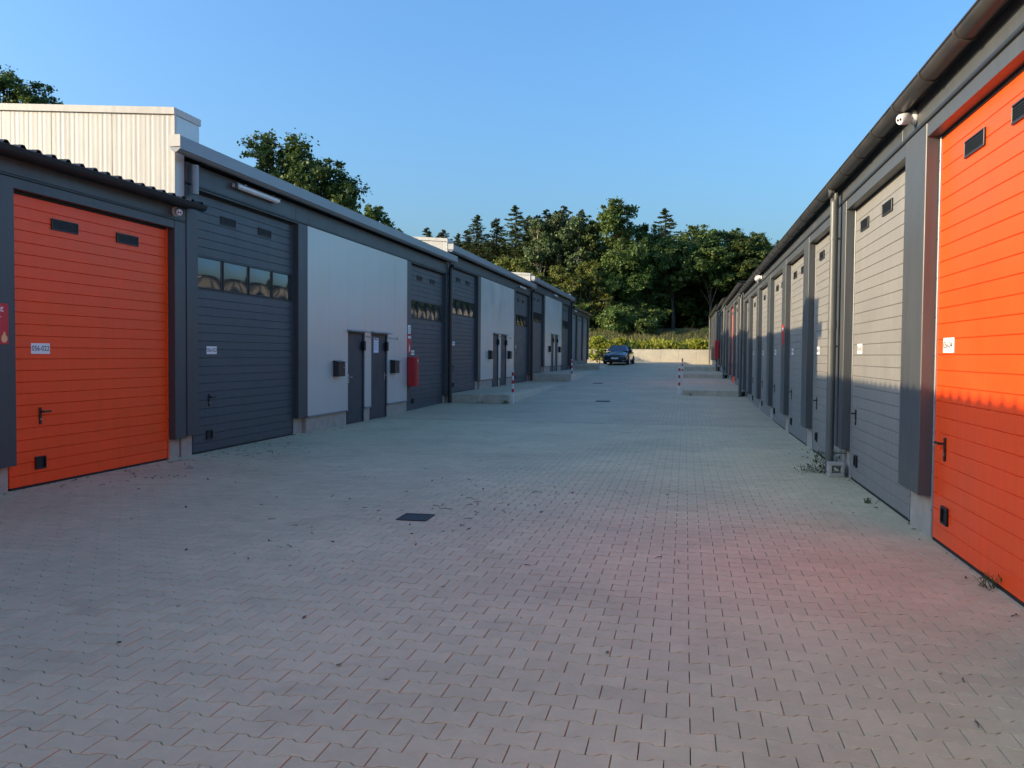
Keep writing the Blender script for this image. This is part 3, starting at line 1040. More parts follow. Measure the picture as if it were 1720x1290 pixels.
def security_camera(x, y, z, s, label, yaw):
    t = thing('security_camera', label, 'security camera', (x, y, z), 'white turret cameras'); t.scale = (.82, .82, .82)
    mb = MB(); mb.tube([(0, 0, 0), (s * .03, 0, 0), (s * .045, 0, 0)], [.085, .085, .07], 20); mb.build('base', CAMW, t)
    a = Vector((s * math.cos(yaw), math.sin(yaw), -.25)).normalized()
    p0 = Vector((s * .05, 0, 0))
    mb = MB(); mb.tube([p0 - a * .01, p0 + a * .02, p0 + a * .10, p0 + a * .15, p0 + a * .16], [.045, .062, .064, .058, .05], 18); mb.build('head', CAMW, t)
    fcn = p0 + a * .1605
    sd2 = a.cross(Vector((0, 0, 1))).normalized()
    for k in (-1, 1):
        q = fcn + sd2 * .02 * k
        mb = MB(); mb.tube([q, q + a * .004], .015, 12); mb.build('lens', BLACK, t)
security_camera(LC, 11.34, 3.66, 1, 'white security camera on the dark fascia above the left orange door', -.75)
security_camera(XR - .125, 8.45, 3.80, -1, 'sunlit white security camera under the right gutter beside the orange door', -.5)

def bulkhead(x, y, z, label):
    t = thing('bulkhead_lamp', label, 'wall lamp', (x, y, z))
    mb = MB(); mb.box(-.03, 0, -.62, .62, -.07, .07, 0, .02); mb.build('housing', CAMW, t)
    bm = bmesh.new(); bmesh.ops.create_uvsphere(bm, u_segments=20, v_segments=10, radius=1)
    for v in bm.verts: v.co = Vector((-.03 - max(0, -v.co.x) * .12, v.co.y * .60, v.co.z * .085))
    mb = MB(); mb.addbm(bm, 0, True); mb.build('diffuser', DIFFU, t)
bulkhead(XR - .125, 24.9, 3.80, 'white oval lamp under the right gutter far along the nearest right block')

def fire_cabinet(x, y, z, s, label, h=.80):
    t = thing('fire_extinguisher_cabinet', label, 'fire cabinet', (x, y, z), 'red fire extinguisher cabinets')
    mb = MB(); w = .32; d = .25
    mb.box(0, s * d * .72, 0, w, 0, h, 0, .02); mb.build('body', RED, t)
    mb = MB()
    xs = [(s * d * .725, .0), (s * d * .90, .015), (s * d, .06), (s * d, w - .06), (s * d * .90, w - .015), (s * d * .725, w)]
    mb.prism(xs, 'z', .005, h - .005); mb.build('door', RED, t)
    mb = MB(); mb.box(s * d + s * .001, s * d + s * .006, w * .42, w * .58, h - .14, h - .08, 0, .001); mb.build('seal', WPLATE, t)
fire_cabinet(LC, LSTART[0] + 10.39, .72, 1, 'red fire extinguisher cabinet beside the silver wall of the nearest tall hall')
fire_cabinet(XR - .12, 54.4, RLEV[2] + .78, -1, 'red cabinet near the far end of the right row', 1.15)

def flat_sign(x, y, z, w, h, s, mats, label, cat='sign', deco=None, name='sign'):
    mb = MB(); mb.box(s * .001, s * .006, 0, w, 0, h, 0)
    if deco: deco(mb)
    o = mb.build(name, mats, None, (x, y, z), recalc=False)
    return tag(o, label, cat)
def fire_sign_deco(mb):
    v, f = text_faces('alet', .105)
    mb.add([(.0066, .345 + p[0] - .02, .39 + p[1]) for p in v], f, 1)
    for k, (a, z) in enumerate(((.06, .30), (.14, .275), (.10, .25), (.18, .225))):
        mb.box(.0060, .0064, .08, .40 - a * .5, z, z + .007, 1)
    fl = [(.385, .02), (.43, .02), (.455, .05), (.45, .085), (.43, .10), (.425, .13), (.405, .145), (.395, .115), (.375, .09), (.365, .05)]
    mb.add([(.0066, a, b) for a, b in fl], [list(range(len(fl)))], 2)
fire_sign = flat_sign(LC, 7.70, 1.67, .47, .45, 1, [REDS, WPLATE, FLAME], 'red sign with small flame on the dark column left of the orange door', deco=fire_sign_deco, name='fire_sign')
def ext_deco(mb):
    mb.box(.006, .0064, .04, .30, .40, .46, 1)
    ex = [(.13, .04), (.20, .04), (.205, .17), (.185, .20), (.18, .23), (.15, .23), (.145, .20), (.125, .17)]
    mb.add([(.0066, a, b) for a, b in ex], [list(range(len(ex)))], 1)
flat_sign(LC, LSTART[0] + 10.40, 1.62, .31, .50, 1, [REDS, WPLATE], 'red fire sign above the red cabinet on the nearest tall hall', deco=ext_deco, name='fire_sign')
def small_deco(mb):
    for k in range(3): mb.box(.006, .0064, .04, .20 - .03 * (k % 2), .05 + .05 * k, .065 + .05 * k, 1)
flat_sign(LC, LSTART[0] + 10.44, 2.15, .23, .23, 1, [WPLATE, INK], 'small white notice above the red fire sign on the nearest tall hall', deco=small_deco, name='notice_sign')
def rdeco(mb):
    mb.box(-.0064, -.006, .05, .25, .30, .36, 1)
flat_sign(XR - .12, 18.84, 1.86, .30, .42, -1, [REDS, WPLATE], 'red fire sign on a dark column among the grey doors of the right row', deco=rdeco, name='fire_sign')

# concrete block beside the right downpipe
tcb = MB(); tcb.box(0, .20, 0, .20, 0, .055, 0, .008); tcb.box(0, .045, 0, .20, .056, .15, 0, .008); tcb.box(.155, .20, 0, .20, .056, .15, 0, .008); tcb.box(0.0, .20, 0, .20, .151, .19, 0, .008)
tag(tcb.build('hollow_block', CONC, None, (XR - .26, 11.93, 0)), 'small hollow concrete block standing beside the right downpipe', 'concrete block')

# ------------------------------------------------------------------ retaining wall
rw = thing('retaining_wall', 'pale concrete retaining wall at the end of the yard behind the car', 'wall', (-9.4, YEND - .12, 1.0))
x = -9.4; k = 0
random.seed(3)
while x < 12:
    w = 1.48
    mb = MB(); mb.box(.006, w - .006, 0, .12, -.2, 1.14 + random.uniform(-.012, .012), 0, .012)
    o = mb.build('concrete_panel', CONCW, rw, (x + 9.4, random.uniform(-.008, .008), 0))
    x += w

# ------------------------------------------------------------------ car
def car():
    t = thing('parked_car', 'dark grey saloon car parked facing the camera before the retaining wall', 'car', (-4.85, 64.2, gz(-4.85, 64.2) + .0), rz=math.radians(-4))
    st = [(-2.27, .60, .30, .56, .62), (-2.22, .74, .22, .62, .70), (-2.05, .85, .18, .66, .77), (-1.7, .895, .17, .72, .85), (-1.2, .905, .17, .78, .93), (-.75, .91, .17, .84, .985),
          (0, .91, .17, .87, 1.0), (.9, .91, .17, .89, 1.01), (1.6, .90, .18, .90, 1.03), (2.0, .86, .2, .88, 1.02), (2.22, .78, .28, .80, .96), (2.28, .66, .36, .74, .88)]
    v = []; rows = []
    for (y, w, zb, zs, zt) in st:
        half = [(0, zb), (w * .8, zb), (w * .97, zb + .08), (w, zb + (zs - zb) * .55), (w * .985, zs), (w * .86, zs + (zt - zs) * .62), (w * .45, zt - .01), (0, zt)]
        ring = [(x, y, z) for x, z in half] + [(-x, y, z) for x, z in reversed(half[1:-1])]
        rows.append(len(ring)); v += ring
    n = rows[0]
    f = [(i * n + k, i * n + (k + 1) % n, (i + 1) * n + (k + 1) % n, (i + 1) * n + k) for i in range(len(st) - 1) for k in range(n)]
    f += [list(range(n)), [(len(st) - 1) * n + k for k in range(n)]]
    mb = MB(); mb.add(v, f, 0, True)
    body = mb.build('body', CARP, t)
    s = body.modifiers.new('sub', 'SUBSURF'); s.levels = 2; s.render_levels = 2
    # greenhouse
    b0 = [(-.86, .72), (-.60, .80), (.2, .83), (1.2, .82), (1.72, .70)]
    r0 = [(-.06, .48), (.10, .555), (.35, .575), (.85, .56), (1.05, .46)]
    base = [(w, y, .975) for y, w in b0] + [(-w, y, .975) for y, w in reversed(b0)]
    roof = [(w, y, 1.385) for y, w in r0] + [(-w, y, 1.385) for y, w in reversed(r0)]
    g = MB(); m = len(base)
    g.add(base + roof, [(i, (i + 1) % m, m + (i + 1) % m, m + i) for i in range(m)], 0, False)
    g.build('window_glass', CARGL, t)
    rr = MB()
    rv = [(w * 1.01, y - .01, 1.383) for y, w in r0] + [(-w * 1.01, y - .01, 1.383) for y, w in reversed(r0)]
    r2 = [(x * .8, .45 + (y - .45) * .8, 1.425) for x, y, z in rv]
    rr.add(rv + r2, [(i, (i + 1) % m, m + (i + 1) % m, m + i) for i in range(m)] + [list(range(m, 2 * m))], 0, True); rr.build('roof', CARP, t)
    for sgn in (-1, 1):
        for (a, b) in ((1, 1), (2, 2), (4, 4)):
            p = MB(); p.tube([(sgn * (b0[a][1] + .005), b0[a][0], .97), (sgn * (r0[b][1] + .01), r0[b][0], 1.39)], .032, 6); p.build('pillar', CARP if a != 2 else BLACK, t)
        mr = MB(); bm = bmesh.new(); bmesh.ops.create_uvsphere(bm, u_segments=12, v_segments=8, radius=1)
        for q in bm.verts: q.co = Vector((sgn * .96 + q.co.x * .11, -.55 + q.co.y * .07, 1.03 + q.co.z * .075))
        mr.addbm(bm, 0, True); mr.build('wing_mirror', CARP, t)
        hl = MB(); hl.prism([(sgn * .40, .60), (sgn * .80, .60), (sgn * .84, .70), (sgn * .78, .735), (sgn * .42, .69)], 'y', -2.17, -1.9); hl.build('headlight', HEADL, t)
        kd = MB(); kd.prism([(sgn * .03, .47), (sgn * .30, .49), (sgn * .33, .62), (sgn * .27, .69), (sgn * .03, .69)], 'y', -2.292, -2.1); kd.build('grille', BLACK, t)
        ki = MB()
        for k in range(5): ki.box(sgn * (.06 + .045 * k), sgn * (.07 + .045 * k), -2.297, -2.29, .51, .66)
        ki.build('grille_bar', STEEL, t)
        it = MB(); it.prism([(sgn * .52, .30), (sgn * .78, .33), (sgn * .80, .45), (sgn * .60, .42)], 'y', -2.225, -2.0); it.build('air_intake', BLACK, t)
        fl = MB(); fl.box(sgn * .56, sgn * .72, -2.235, -2.2, .255, .29, 0, .006); fl.build('fog_trim', STEEL, t)
        for yy in (-1.36, 1.40):
            w = bpy.data.objects.new('wheel', None); COL.objects.link(w); w.parent = t; w.location = (sgn * .83, yy, .32)
            ty = MB(); ty.tube([(-.11, 0, 0), (-.095, 0, 0), (.095, 0, 0), (.11, 0, 0)], [.28, .32, .32, .28], 28); ty.build('tyre', RUBBER, w)
            rm = MB(); rm.tube([(sgn * .111, 0, 0), (sgn * .118, 0, 0)], .225, 24, 1)
            for k in range(10):
                an = 2 * math.pi * k / 10
                rm.tube([(sgn * .122, 0, 0), (sgn * .122, .215 * math.cos(an), .215 * math.sin(an))], .017, 5, 0)
            rm.tube([(sgn * .118, .2 * math.cos(2 * math.pi * k / 24), .2 * math.sin(2 * math.pi * k / 24)) for k in range(25)], .016, 5, 0)
            rm.build('rim', [STEEL, BLACK], w)
        ar = MB(); ar.tube([(sgn * .895, -1.36 + .37 * math.cos(math.pi * k / 10), .32 + .37 * math.sin(math.pi * k / 10)) for k in range(11)], .022, 6); ar.build('wheel_arch', BLACK, t)
    lp = MB(); lp.box(-.42, .42, -2.262, -2.0, .235, .40, 0, .02); lp.build('lower_grille', BLACK, t)
    np_ = MB(); np_.box(-.26, .26, -2.315, -2.302, .395, .50, 0, .003); np_.build('licence_plate', WPLATE, t)
    bd = MB(); bd.tube([(0, -2.24, .755), (0, -2.262, .745)], .04, 16); bd.build('badge', STEEL, t)
    un = MB(); un.box(-.80, .80, -2.0, 2.0, .13, .20); un.build('underbody', BLACK, t)
car()

# ------------------------------------------------------------------ vegetation
def quads_mesh(name, c, sz, nrm, tint, m, aspect=.6, stretch_dir=None):
    """leaf-shaped faces at c with size sz and normal nrm"""
    n = len(c)
    nrm = nrm / np.linalg.norm(nrm, axis=1, keepdims=True)
    rnd = RNG.normal(size=(n, 3)) if stretch_dir is None else stretch_dir
    u = rnd - nrm * np.sum(rnd * nrm, 1, keepdims=True)
    u /= np.linalg.norm(u, axis=1, keepdims=True) + 1e-9
    w = np.cross(nrm, u)
    s = sz[:, None]
    v = np.stack([c - u * s * .5, c + w * s * aspect * .5 - u * s * .05, c + u * s * .5, c - w * s * aspect * .5 - u * s * .05], 1).reshape(-1, 3)
    me = bpy.data.meshes.new(name)
    me.vertices.add(4 * n); me.vertices.foreach_set('co', v.ravel())
    me.loops.add(4 * n); me.loops.foreach_set('vertex_index', np.arange(4 * n, dtype=np.int32))
    me.polygons.add(n); me.polygons.foreach_set('loop_start', (np.arange(n) * 4).astype(np.int32))
    me.update(calc_edges=True)
    a = me.attributes.new('tint', 'FLOAT', 'POINT')
    a.data.foreach_set('value', np.repeat(np.clip(tint, 0, 1), 4).astype(np.float32))
    me.materials.append(m)
    return me

def broad_crown(seed, H, lobes, nleaf, lsz, m, hollow=.45):
    """lobes: (x,y,z,rx,ry,rz). leaves gather in many small clumps on the lobes"""
    r = np.random.default_rng(seed)
    cs = []; ns = []; ts = []
    vol = np.array([l[3] * l[4] * l[5] for l in lobes]) ** (2 / 3); vol /= vol.sum()
    for l, fr in zip(lobes, vol):
        n = int(nleaf * fr)
        ncl = max(8, n // 45)
        d = r.normal(size=(ncl, 3)); d /= np.linalg.norm(d, axis=1, keepdims=True)
        rad = (hollow + (1 - hollow) * r.random(ncl) ** .5) * (1 + .16 * r.normal(size=ncl))
        cl = d * rad[:, None]
        cl = cl * np.array(l[3:6]) + np.array(l[:3])
        csz = r.uniform(.14, .34, ncl) * (l[3] + l[5]) / 2
        idx = r.integers(0, ncl, n)
        off = r.normal(size=(n, 3)) * np.array([1, 1, .7])
        p = cl[idx] + off * csz[idx][:, None] * .62
        cs.append(p)
        nn = d[idx] * .7 + r.normal(size=(n, 3)) * .6 + np.array([0, 0, .45])
        ns.append(nn)
        tcl = r.random(ncl)
        ts.append(tcl[idx] * .7 + r.random(n) * .3)
    c = np.concatenate(cs); nrm = np.concatenate(ns); t = np.concatenate(ts)
    sz = lsz * r.uniform(.6, 1.35, len(c))
    return quads_mesh('crown', c, sz, nrm, t, m, .62)

def trunk_mesh(seed, H, r0, lobes, m, top=.8):
    r = random.Random(seed)
    mb = MB()
    pts = []; rr = []
    x = y = 0
    for k in range(7):
        f = k / 6
        pts.append((x, y, H * top * f)); rr.append(r0 * (1 - .8 * f) + .02)
        x += r.uniform(-.25, .25) * H * .03; y += r.uniform(-.25, .25) * H * .03
    mb.tube(pts, rr, 8, caps=False)
    for l in lobes:
        a = Vector(pts[r.randint(2, 4)])
        b = Vector(l[:3])
        mid = (a + b) / 2 + Vector((r.uniform(-.4, .4), r.uniform(-.4, .4), -.3))
        mb.tube([a, mid, b], [r0 * .42, r0 * .28, r0 * .08], 6, caps=False)
        for q in range(4):
            e = b + Vector((r.uniform(-1, 1) * l[3], r.uniform(-1, 1) * l[4], r.uniform(-.3, 1) * l[5])) * .8
            mb.tube([mid.lerp(b, .6), b.lerp(e, .5) + Vector((0, 0, .1)), e], [r0 * .16, r0 * .10, .015], 5, caps=False)
    return mb.mesh('trunk', m, recalc=False)

def conifer_meshes(seed, H, R, nb, m, droop=.25, start=.10, lsz=.30, per=46):
    r = np.random.default_rng(seed)
    cs = []; ns = []; sd_ = []; ts = []
    mb = MB(); mb.tube([(0, 0, 0), (0, 0, H * .5), (0, 0, H * .99)], [.20, .12, .015], 7, caps=False)
    for k in range(nb):
        f = start + (1 - start) * (k + r.random()) / nb
        z = H * f
        L = R * (1 - f) ** .68 * r.uniform(.6, 1.2) + .15
        a = r.random() * 2 * math.pi
        d = np.array([math.cos(a), math.sin(a), 0])
        n = max(6, int(per * (L / R + .15)))
        t = r.random(n) ** .7
        p = np.array([0, 0, z]) + d * (t * L)[:, None]
        p[:, 2] += -droop * L * t + .22 * L * t ** 3
        side = np.array([-d[1], d[0], 0])
        wv = r.normal(size=n) * .20 * L * (1.1 - t)
        p += side * wv[:, None]
        p[:, 2] += -np.abs(wv) * .25 + r.normal(size=n) * .05
        cs.append(p)
        ns.append(np.array([0, 0, 1.0]) + r.normal(size=(n, 3)) * .45)
        sd_.append(d * .8 + side * np.sign(wv)[:, None] * .6 + np.array([0, 0, -.3]) + r.normal(size=(n, 3)) * .25)
        ts.append(np.full(n, r.random()) * .6 + r.random(n) * .4)
        mb.tube([(0, 0, z), tuple(np.array([0, 0, z]) + d * L * .9 + np.array([0, 0, -droop * L * .9 + .16 * L]))], [.03, .008], 4, caps=False)
    c = np.concatenate(cs)
    me = quads_mesh('crown', c, lsz * r.uniform(.6, 1.3, len(c)), np.concatenate(ns), np.concatenate(ts), m, .38, np.concatenate(sd_))
    return me, mb.mesh('trunk', BARK, recalc=False)

def lobes_for(seed, H, R, n, low=.25):
    r = random.Random(seed)
    L = []
    for k in range(n):
        a = 2 * math.pi * k / n * 1.618 + r.uniform(-.3, .3)
        f = low + (1 - low) * (k + .5) / n
        prof = math.sin(math.pi * min(1, (f - low) / (1 - low) * .86 + .12)) ** .7
        d = R * prof * r.uniform(.35, .62)
        rr = R * r.uniform(.42, .60) * (.65 + .35 * prof)
        L.append((d * math.cos(a), d * math.sin(a), H * f - rr * .35 * f, rr, rr, rr * r.uniform(.65, .9)))
    L.append((0, 0, H - R * .42, R * .45, R * .45, R * .42))
    return L

PROTO = {}
def proto_broad(key, seed, H, R, n, nleaf, lsz, m, bark=BARK, low=.25):
    lb = lobes_for(seed, H, R, n, low)
    PROTO[key] = (broad_crown(seed, H, lb, nleaf, lsz, m), trunk_mesh(seed, H, .22, lb, bark), H)
proto_broad('b1', 21, 16, 4.2, 13, 17000, .36, LEAF)
proto_broad('b2', 22, 15, 4.6, 12, 16000, .38, LEAF)
proto_broad('b3', 23, 14, 3.8, 11, 13000, .36, LEAF)
proto_broad('h1', 27, 15, 4.4, 10, 14000, .38, LEAF, BARK, .52)
proto_broad('h2', 28, 14, 4.0, 9, 12000, .38, LEAF, BARK, .50)
proto_broad('y1', 24, 9, 3.0, 9, 8000, .30, LEAFY, PALEBARK)
proto_broad('y2', 25, 8, 2.6, 8, 6000, .30, LEAFY, PALEBARK)
proto_broad('p1', 26, 16, 3.4, 8, 8500, .34, NEEDLE, PALEBARK, .55)
for key, seed, H, R in (('c1', 31, 16, 3.4), ('c2', 32, 16, 3.0), ('c3', 33, 15, 3.8)):
    cm, tm = conifer_meshes(seed, H, R, 240, NEEDLE, per=85)
    PROTO[key] = (cm, tm, H)
def bush_proto(key, seed, R, Hh, nleaf, m, lsz=.22):
    r = random.Random(seed)
    lb = [(r.uniform(-.6, .6) * R, r.uniform(-.5, .5) * R, Hh * r.uniform(.35, .7), R * .55, R * .55, Hh * .40) for k in range(6)]
    PROTO[key] = (broad_crown(seed, Hh, lb, nleaf, lsz, m, .3), trunk_mesh(seed, Hh, .05, lb, BARK), Hh)
bush_proto('s1', 41, 2.2, 2.8, 5000, LEAF)
bush_proto('s2', 42, 1.6, 2.0, 3500, LEAF)
bush_proto('w1', 43, 1.0, 1.1, 1800, WEEDL, .15)

KINDN = {'h': ('broadleaf_tree', 'tree'), 'b': ('broadleaf_tree', 'tree'), 'y': ('young_tree', 'tree'), 'p': ('pine_tree', 'pine'), 'c': ('spruce_tree', 'spruce'), 's': ('shrub', 'shrub'), 'w': ('weed_bush', 'bush')}
def plant(key, x, y, ztop, label, group, rz=None, zb=None, wide=1.0):
    cm, tm, H = PROTO[key]
    z = hill_z(x, y) if zb is None else zb
    nm, cat = KINDN[key[0]]
    t = thing(nm, label, cat, (x, y, z - .05), group, random.uniform(0, 6.28) if rz is None else rz)
    s = (ztop - z) / H
    t.scale = (s * wide, s * wide, s)
    put('trunk', tm, t); put('crown', cm, t)
    return t
random.seed(5)
ORD = ['first', 'second', 'third', 'fourth', 'fifth', 'sixth', 'seventh', 'eighth', 'ninth', 'tenth', 'eleventh', 'twelfth', 'thirteenth']
CNT = {}
G = 'trees of the wood behind the yard'
def wood(key, x, y, ztop, wide=1.0, lb=None):
    base = {'h': 'dark broadleaf tree of the wood behind the retaining wall', 'b': 'dark broadleaf tree of the wood behind the retaining wall', 'y': 'yellowish young tree at the front edge of the wood', 'p': 'tall pine with bare pale stem in the wood behind the left roofs', 'c': 'pointed spruce rising from the wood behind the left roofs', 's': 'dark shrub under the trees of the wood'}[key[0]]
    if lb is None and key[0] in 'cpy' or (lb is None and key[0] == 'b' and y < 107 and CNT.get('b', 0) < 8):
        k = CNT[key[0]] = CNT.get(key[0], 0) + 1
        o_ = ORD[k - 1]
        lb = {'c': '%s pointed spruce from the left on the skyline above the left roofs', 'p': '%s tall pine from the left, bare stemmed, among the spruces',
              'y': '%s yellowish young tree from the left at the front of the wood', 'b': '%s dark broadleaf tree from the left along the wood skyline'}[key[0]] % o_
    return plant(key, x, y, ztop, lb or base, {'b': 'broadleaf trees of the wood', 'h': 'broadleaf trees of the wood', 'y': 'young trees at the edge of the wood', 'p': 'pines of the wood', 'c': 'spruces of the wood', 's': 'shrubs under the wood'}[key[0]], wide=wide)
# spruces along the left skyline
for (k, x, y, z) in (('c2', -33.5, 108, 18.2), ('c3', -31.8, 110, 18.2), ('c1', -29.3, 108, 17.4), ('c2', -28.1, 108, 17.8), ('c1', -24.8, 100, 18.4), ('c3', -22.8, 102, 18.2), ('c1', -20.0, 100, 19.4), ('c2', -19.0, 103, 18.6), ('c3', -17.6, 101, 18.3), ('c2', -16.8, 103, 19.3), ('c1', -15.8, 104, 19.3), ('c2', -14.7, 103, 19.7), ('c2', -12.4, 102, 19.0)):
    wood(k, x, y, z, 1.45)
for (k, x, y, z) in (('p1', -16.5, 97, 17.5), ('p1', -14.2, 98, 18.2), ('p1', -12.0, 97, 17.6)):
    wood(k, x, y, z)
wood('c1', -2.6, 106, 19.6, 1.5, lb='pointed spruce standing right of the tallest broadleaf tree')
wood('b1', -7.2, 95, 18.8, .95, lb='tallest broadleaf tree in the middle of the wood')
for (k, x, y, z, w) in (('b3', -10.4, 97, 16.9, .9), ('b2', -4.2, 97, 16.4, .9), ('b2', 1.0, 104, 17.2, 1.0), ('b3', 3.2, 103, 16.6, 1.0), ('b1', 5.4, 104, 16.6, 1.0), ('b2', 8.4, 105, 16.2, 1.0),
                        ('b3', 11.6, 103, 15.2, 1.0), ('b1', 14.5, 106, 15.5, 1.0), ('b2', 18.5, 104, 15, 1.0), ('b3', -1.4, 101, 15.6, 1.0), ('b1', 23, 106, 15, 1.0), ('b2', 28, 105, 15, 1.0),
                        ('b3', -5.6, 94, 12.6, 1.0), ('b2', -8.3, 93.5, 12.0, .9), ('h2', 6.4, 98, 14.6, 1.2), ('h1', 2.6, 97.5, 14.8, 1.2), ('h2', 10.6, 98, 14.4, 1.2), ('h2', -1.4, 97, 14.4, 1.1), ('h1', 15, 98, 14.5, 1.2), ('b2', 3, 110, 15, 1.4), ('b1', 12, 110, 15, 1.4), ('b2', -4, 112, 15, 1.4), ('b1', -26, 112, 17, 1.2), ('b2', -12.6, 105, 17.6, 1.1), ('b1', -16.5, 108, 17.8, 1.1), ('b2', -25.5, 107, 15.8, 1.1), ('b3', -22, 104, 15.2, 1.1), ('b2', -18.5, 106, 16.6, 1.1), ('b3', -29, 112, 16.6, 1.2), ('b1', -32.5, 114, 17, 1.2), ('b2', -21.5, 110, 15, 1.1), ('b2', -35, 116, 16, 1.1), ('b1', -41, 114, 16, 1.1), ('b3', -8.6, 108, 17, 1.2), ('b1', 0, 112, 16, 1.2), ('b1', 9, 113, 16, 1.2), ('b2', -14, 110, 16, 1.2)):
    wood(k, x, y, z, w)
for (k, x, y, z, w) in (('y2', -23, 95, 11.5, 1.2), ('y1', -20.5, 94, 12.6, 1.0), ('y1', -18.0, 93, 12.2, 1.0), ('y2', -15.8, 92, 10.8, 1.1), ('y1', -13.6, 92, 11.3, 1.0), ('y2', -11.8, 91.5, 10.8, 1.2), ('y1', -10.3, 92.5, 11.8, 1.0), ('y2', -9.1, 91.5, 9.2, 1.2)):
    wood(k, x, y, z, w)
for i in range(26):
    x = -14 + i * (.62 if i < 16 else 1.6) + random.uniform(-.3, .3)
    wood(random.choice(['s1', 's2']), x, random.uniform(90, 94) + (0 if x < -4 else 9), hill_z(x, 92) + random.uniform(2.2, 3.6) * (1 if x < -4 else 2.0), 1.2)
for i in range(30):
    wood(random.choice(['s1', 's2']), -10 + i * .9, random.uniform(107, 111), hill_z(0, 109) + random.uniform(6, 9), 1.1).location.z -= 1.6
wood('s1', -6.9, 86.5, hill_z(-6.9, 86.5) + 3.0, 1.0, lb='large rounded shrub on the bank left of the wood edge')
wood('s2', -4.6, 86, hill_z(-4.6, 86) + 2.2, 1.0, lb='lower dark shrub on the bank next to the rounded one')

# single trees behind the left roofs
def special_tree(seed, label, x, y, zb, lobes, nleaf, lsz, Ht):
    t = thing('broadleaf_tree', label, 'tree', (x, y, zb))
    put('trunk', trunk_mesh(seed, Ht, .28, lobes, BARK), t)
    put('crown', broad_crown(seed, Ht, lobes, nleaf, lsz, LEAF, .25), t)
    return t
big = [(-1.9, 0, 12.9, 1.0, 1.2, 1.1), (-2.1, .2, 11.2, .95, 1.2, 1.1), (-.1, 0, 12.2, 1.3, 1.4, 1.6), (-.9, .3, 10.4, 1.4, 1.5, 1.3), (.7, -.2, 10.8, 1.3, 1.4, 1.4), (1.9, 0, 11.3, 1.1, 1.2, 1.0), (2.75, .2, 10.5, 1.0, 1.2, 1.2), (2.9, 0, 9.2, 1.0, 1.2, 1.1), (1.2, 0, 8.3, 1.6, 1.5, 1.4), (-.8, 0, 8.2, 1.7, 1.5, 1.4), (2.8, .1, 8.0, 1.0, 1.0, 1.2)]
special_tree(51, 'large broadleaf tree rising behind the roof of the nearest tall hall', -21.6, 45, -.3, [(a, b, c + .45, d, e, f) for a, b, c, d, e, f in big], 30000, .20, 11)
special_tree(52, 'loose tree top showing above the pale ribbed gable at the far left', -35.2, 40, -.3, [(-.8, 0, 16.1, 1.0, 1.0, .9), (.9, .2, 15.3, .85, 1.0, .9), (-1.8, 0, 14.6, 1.4, 1.4, 1.3), (.2, 0, 14, 1.5, 1.5, 1.2), (-2.6, 0, 16.4, 1.0, 1.0, .9)], 15000, .18, 13)
special_tree(53, 'small tree top peeping over the eaves right of the large tree', -19.0, 50, -.3, [(0, 0, 10.2, .75, .8, .8), (.8, .1, 9.5, .7, .7, .6), (-.6, 0, 9.2, .9, .9, .9), (1.5, 0, 8.9, .6, .6, .5)], 8000, .17, 9)

# bank: weeds, tall dry grass, short grass
def tufts(name, m, n, xr, yr, h0, h1, spread, per, wid, label, cat):
    r = np.random.default_rng(len(name) * 7 + n)
    bx = r.uniform(*xr, n); by = r.uniform(*yr, n)
    if name == 'bank_weeds':
        q = r.uniform(xr[0], xr[1], 34); bx = q[r.integers(0, 34, n)] + r.normal(0, .45, n)
    cs = []; ns = []; dr = []; ts = []; sz = []
    for i in range(n):
        z = hill_z(bx[i], by[i]); hh = r.uniform(h0, h1) * (.6 + .4 * math.sin(bx[i] * 1.1 + by[i] * .3) ** 2)
        t0 = r.random()
        for j in range(per):
            a = r.random() * 6.28; ln = r.random()
            d = np.array([math.cos(a) * spread * ln, math.sin(a) * spread * ln, 1.0])
            L = hh * r.uniform(.6, 1.1)
            cs.append(np.array([bx[i] + r.normal() * .08, by[i] + r.normal() * .08, z]) + d * L * .5)
            dr.append(d); ns.append(np.array([math.cos(a + 1.57), math.sin(a + 1.57), .15]) + r.normal(size=3) * .3); sz.append(L); ts.append(t0 * .6 + r.random() * .4)
    me = quads_mesh(name, np.array(cs), np.array(sz), np.array(ns), np.array(ts), m, wid, np.array(dr))
    return tag(put(name, me), label, cat, kind='stuff')
tufts('dry_grass', DRYG, 3200, (-12, 8), (76.5, 90), .35, .85, .35, 6, .07, 'tall dry grass on the bank below the wood', 'grass')
tufts('bank_grass', GRASS, 5200, (-14, 14), (73.2, 92), .25, .55, .55, 6, .12, 'short green grass covering the bank', 'grass')
tufts('bank_weeds', WEEDL, 2300, (-12, 8), (73.15, 77.2), .08, .80, .8, 8, .30, 'yellow-green weeds along the top of the retaining wall', 'weeds')
wl = ['above the parked car', 'beside the left end of the wall', 'over the middle of the wall', 'near the right end of the wall']
for i, (x, y, h) in enumerate(((-5.6, 74.0, .9), (-7.6, 73.6, 1.1), (-1.4, 73.7, .75), (1.0, 73.7, .85))):
    plant('w1', x, y, hill_z(x, y) + h, 'bright yellow-green weed bush ' + wl[i], 'weed bushes on the bank')
plant('w1', -7.25, 71.6, 1.05 + 1.2, 'yellow-green bush at the foot of the wall beside the far left block', 'weed bushes on the bank', zb=1.05)
plant('w1', -6.7, 72.3, 1.05 + .8, 'low pale bush at the wall foot left of the parked car', 'weed bushes on the bank', zb=1.05)

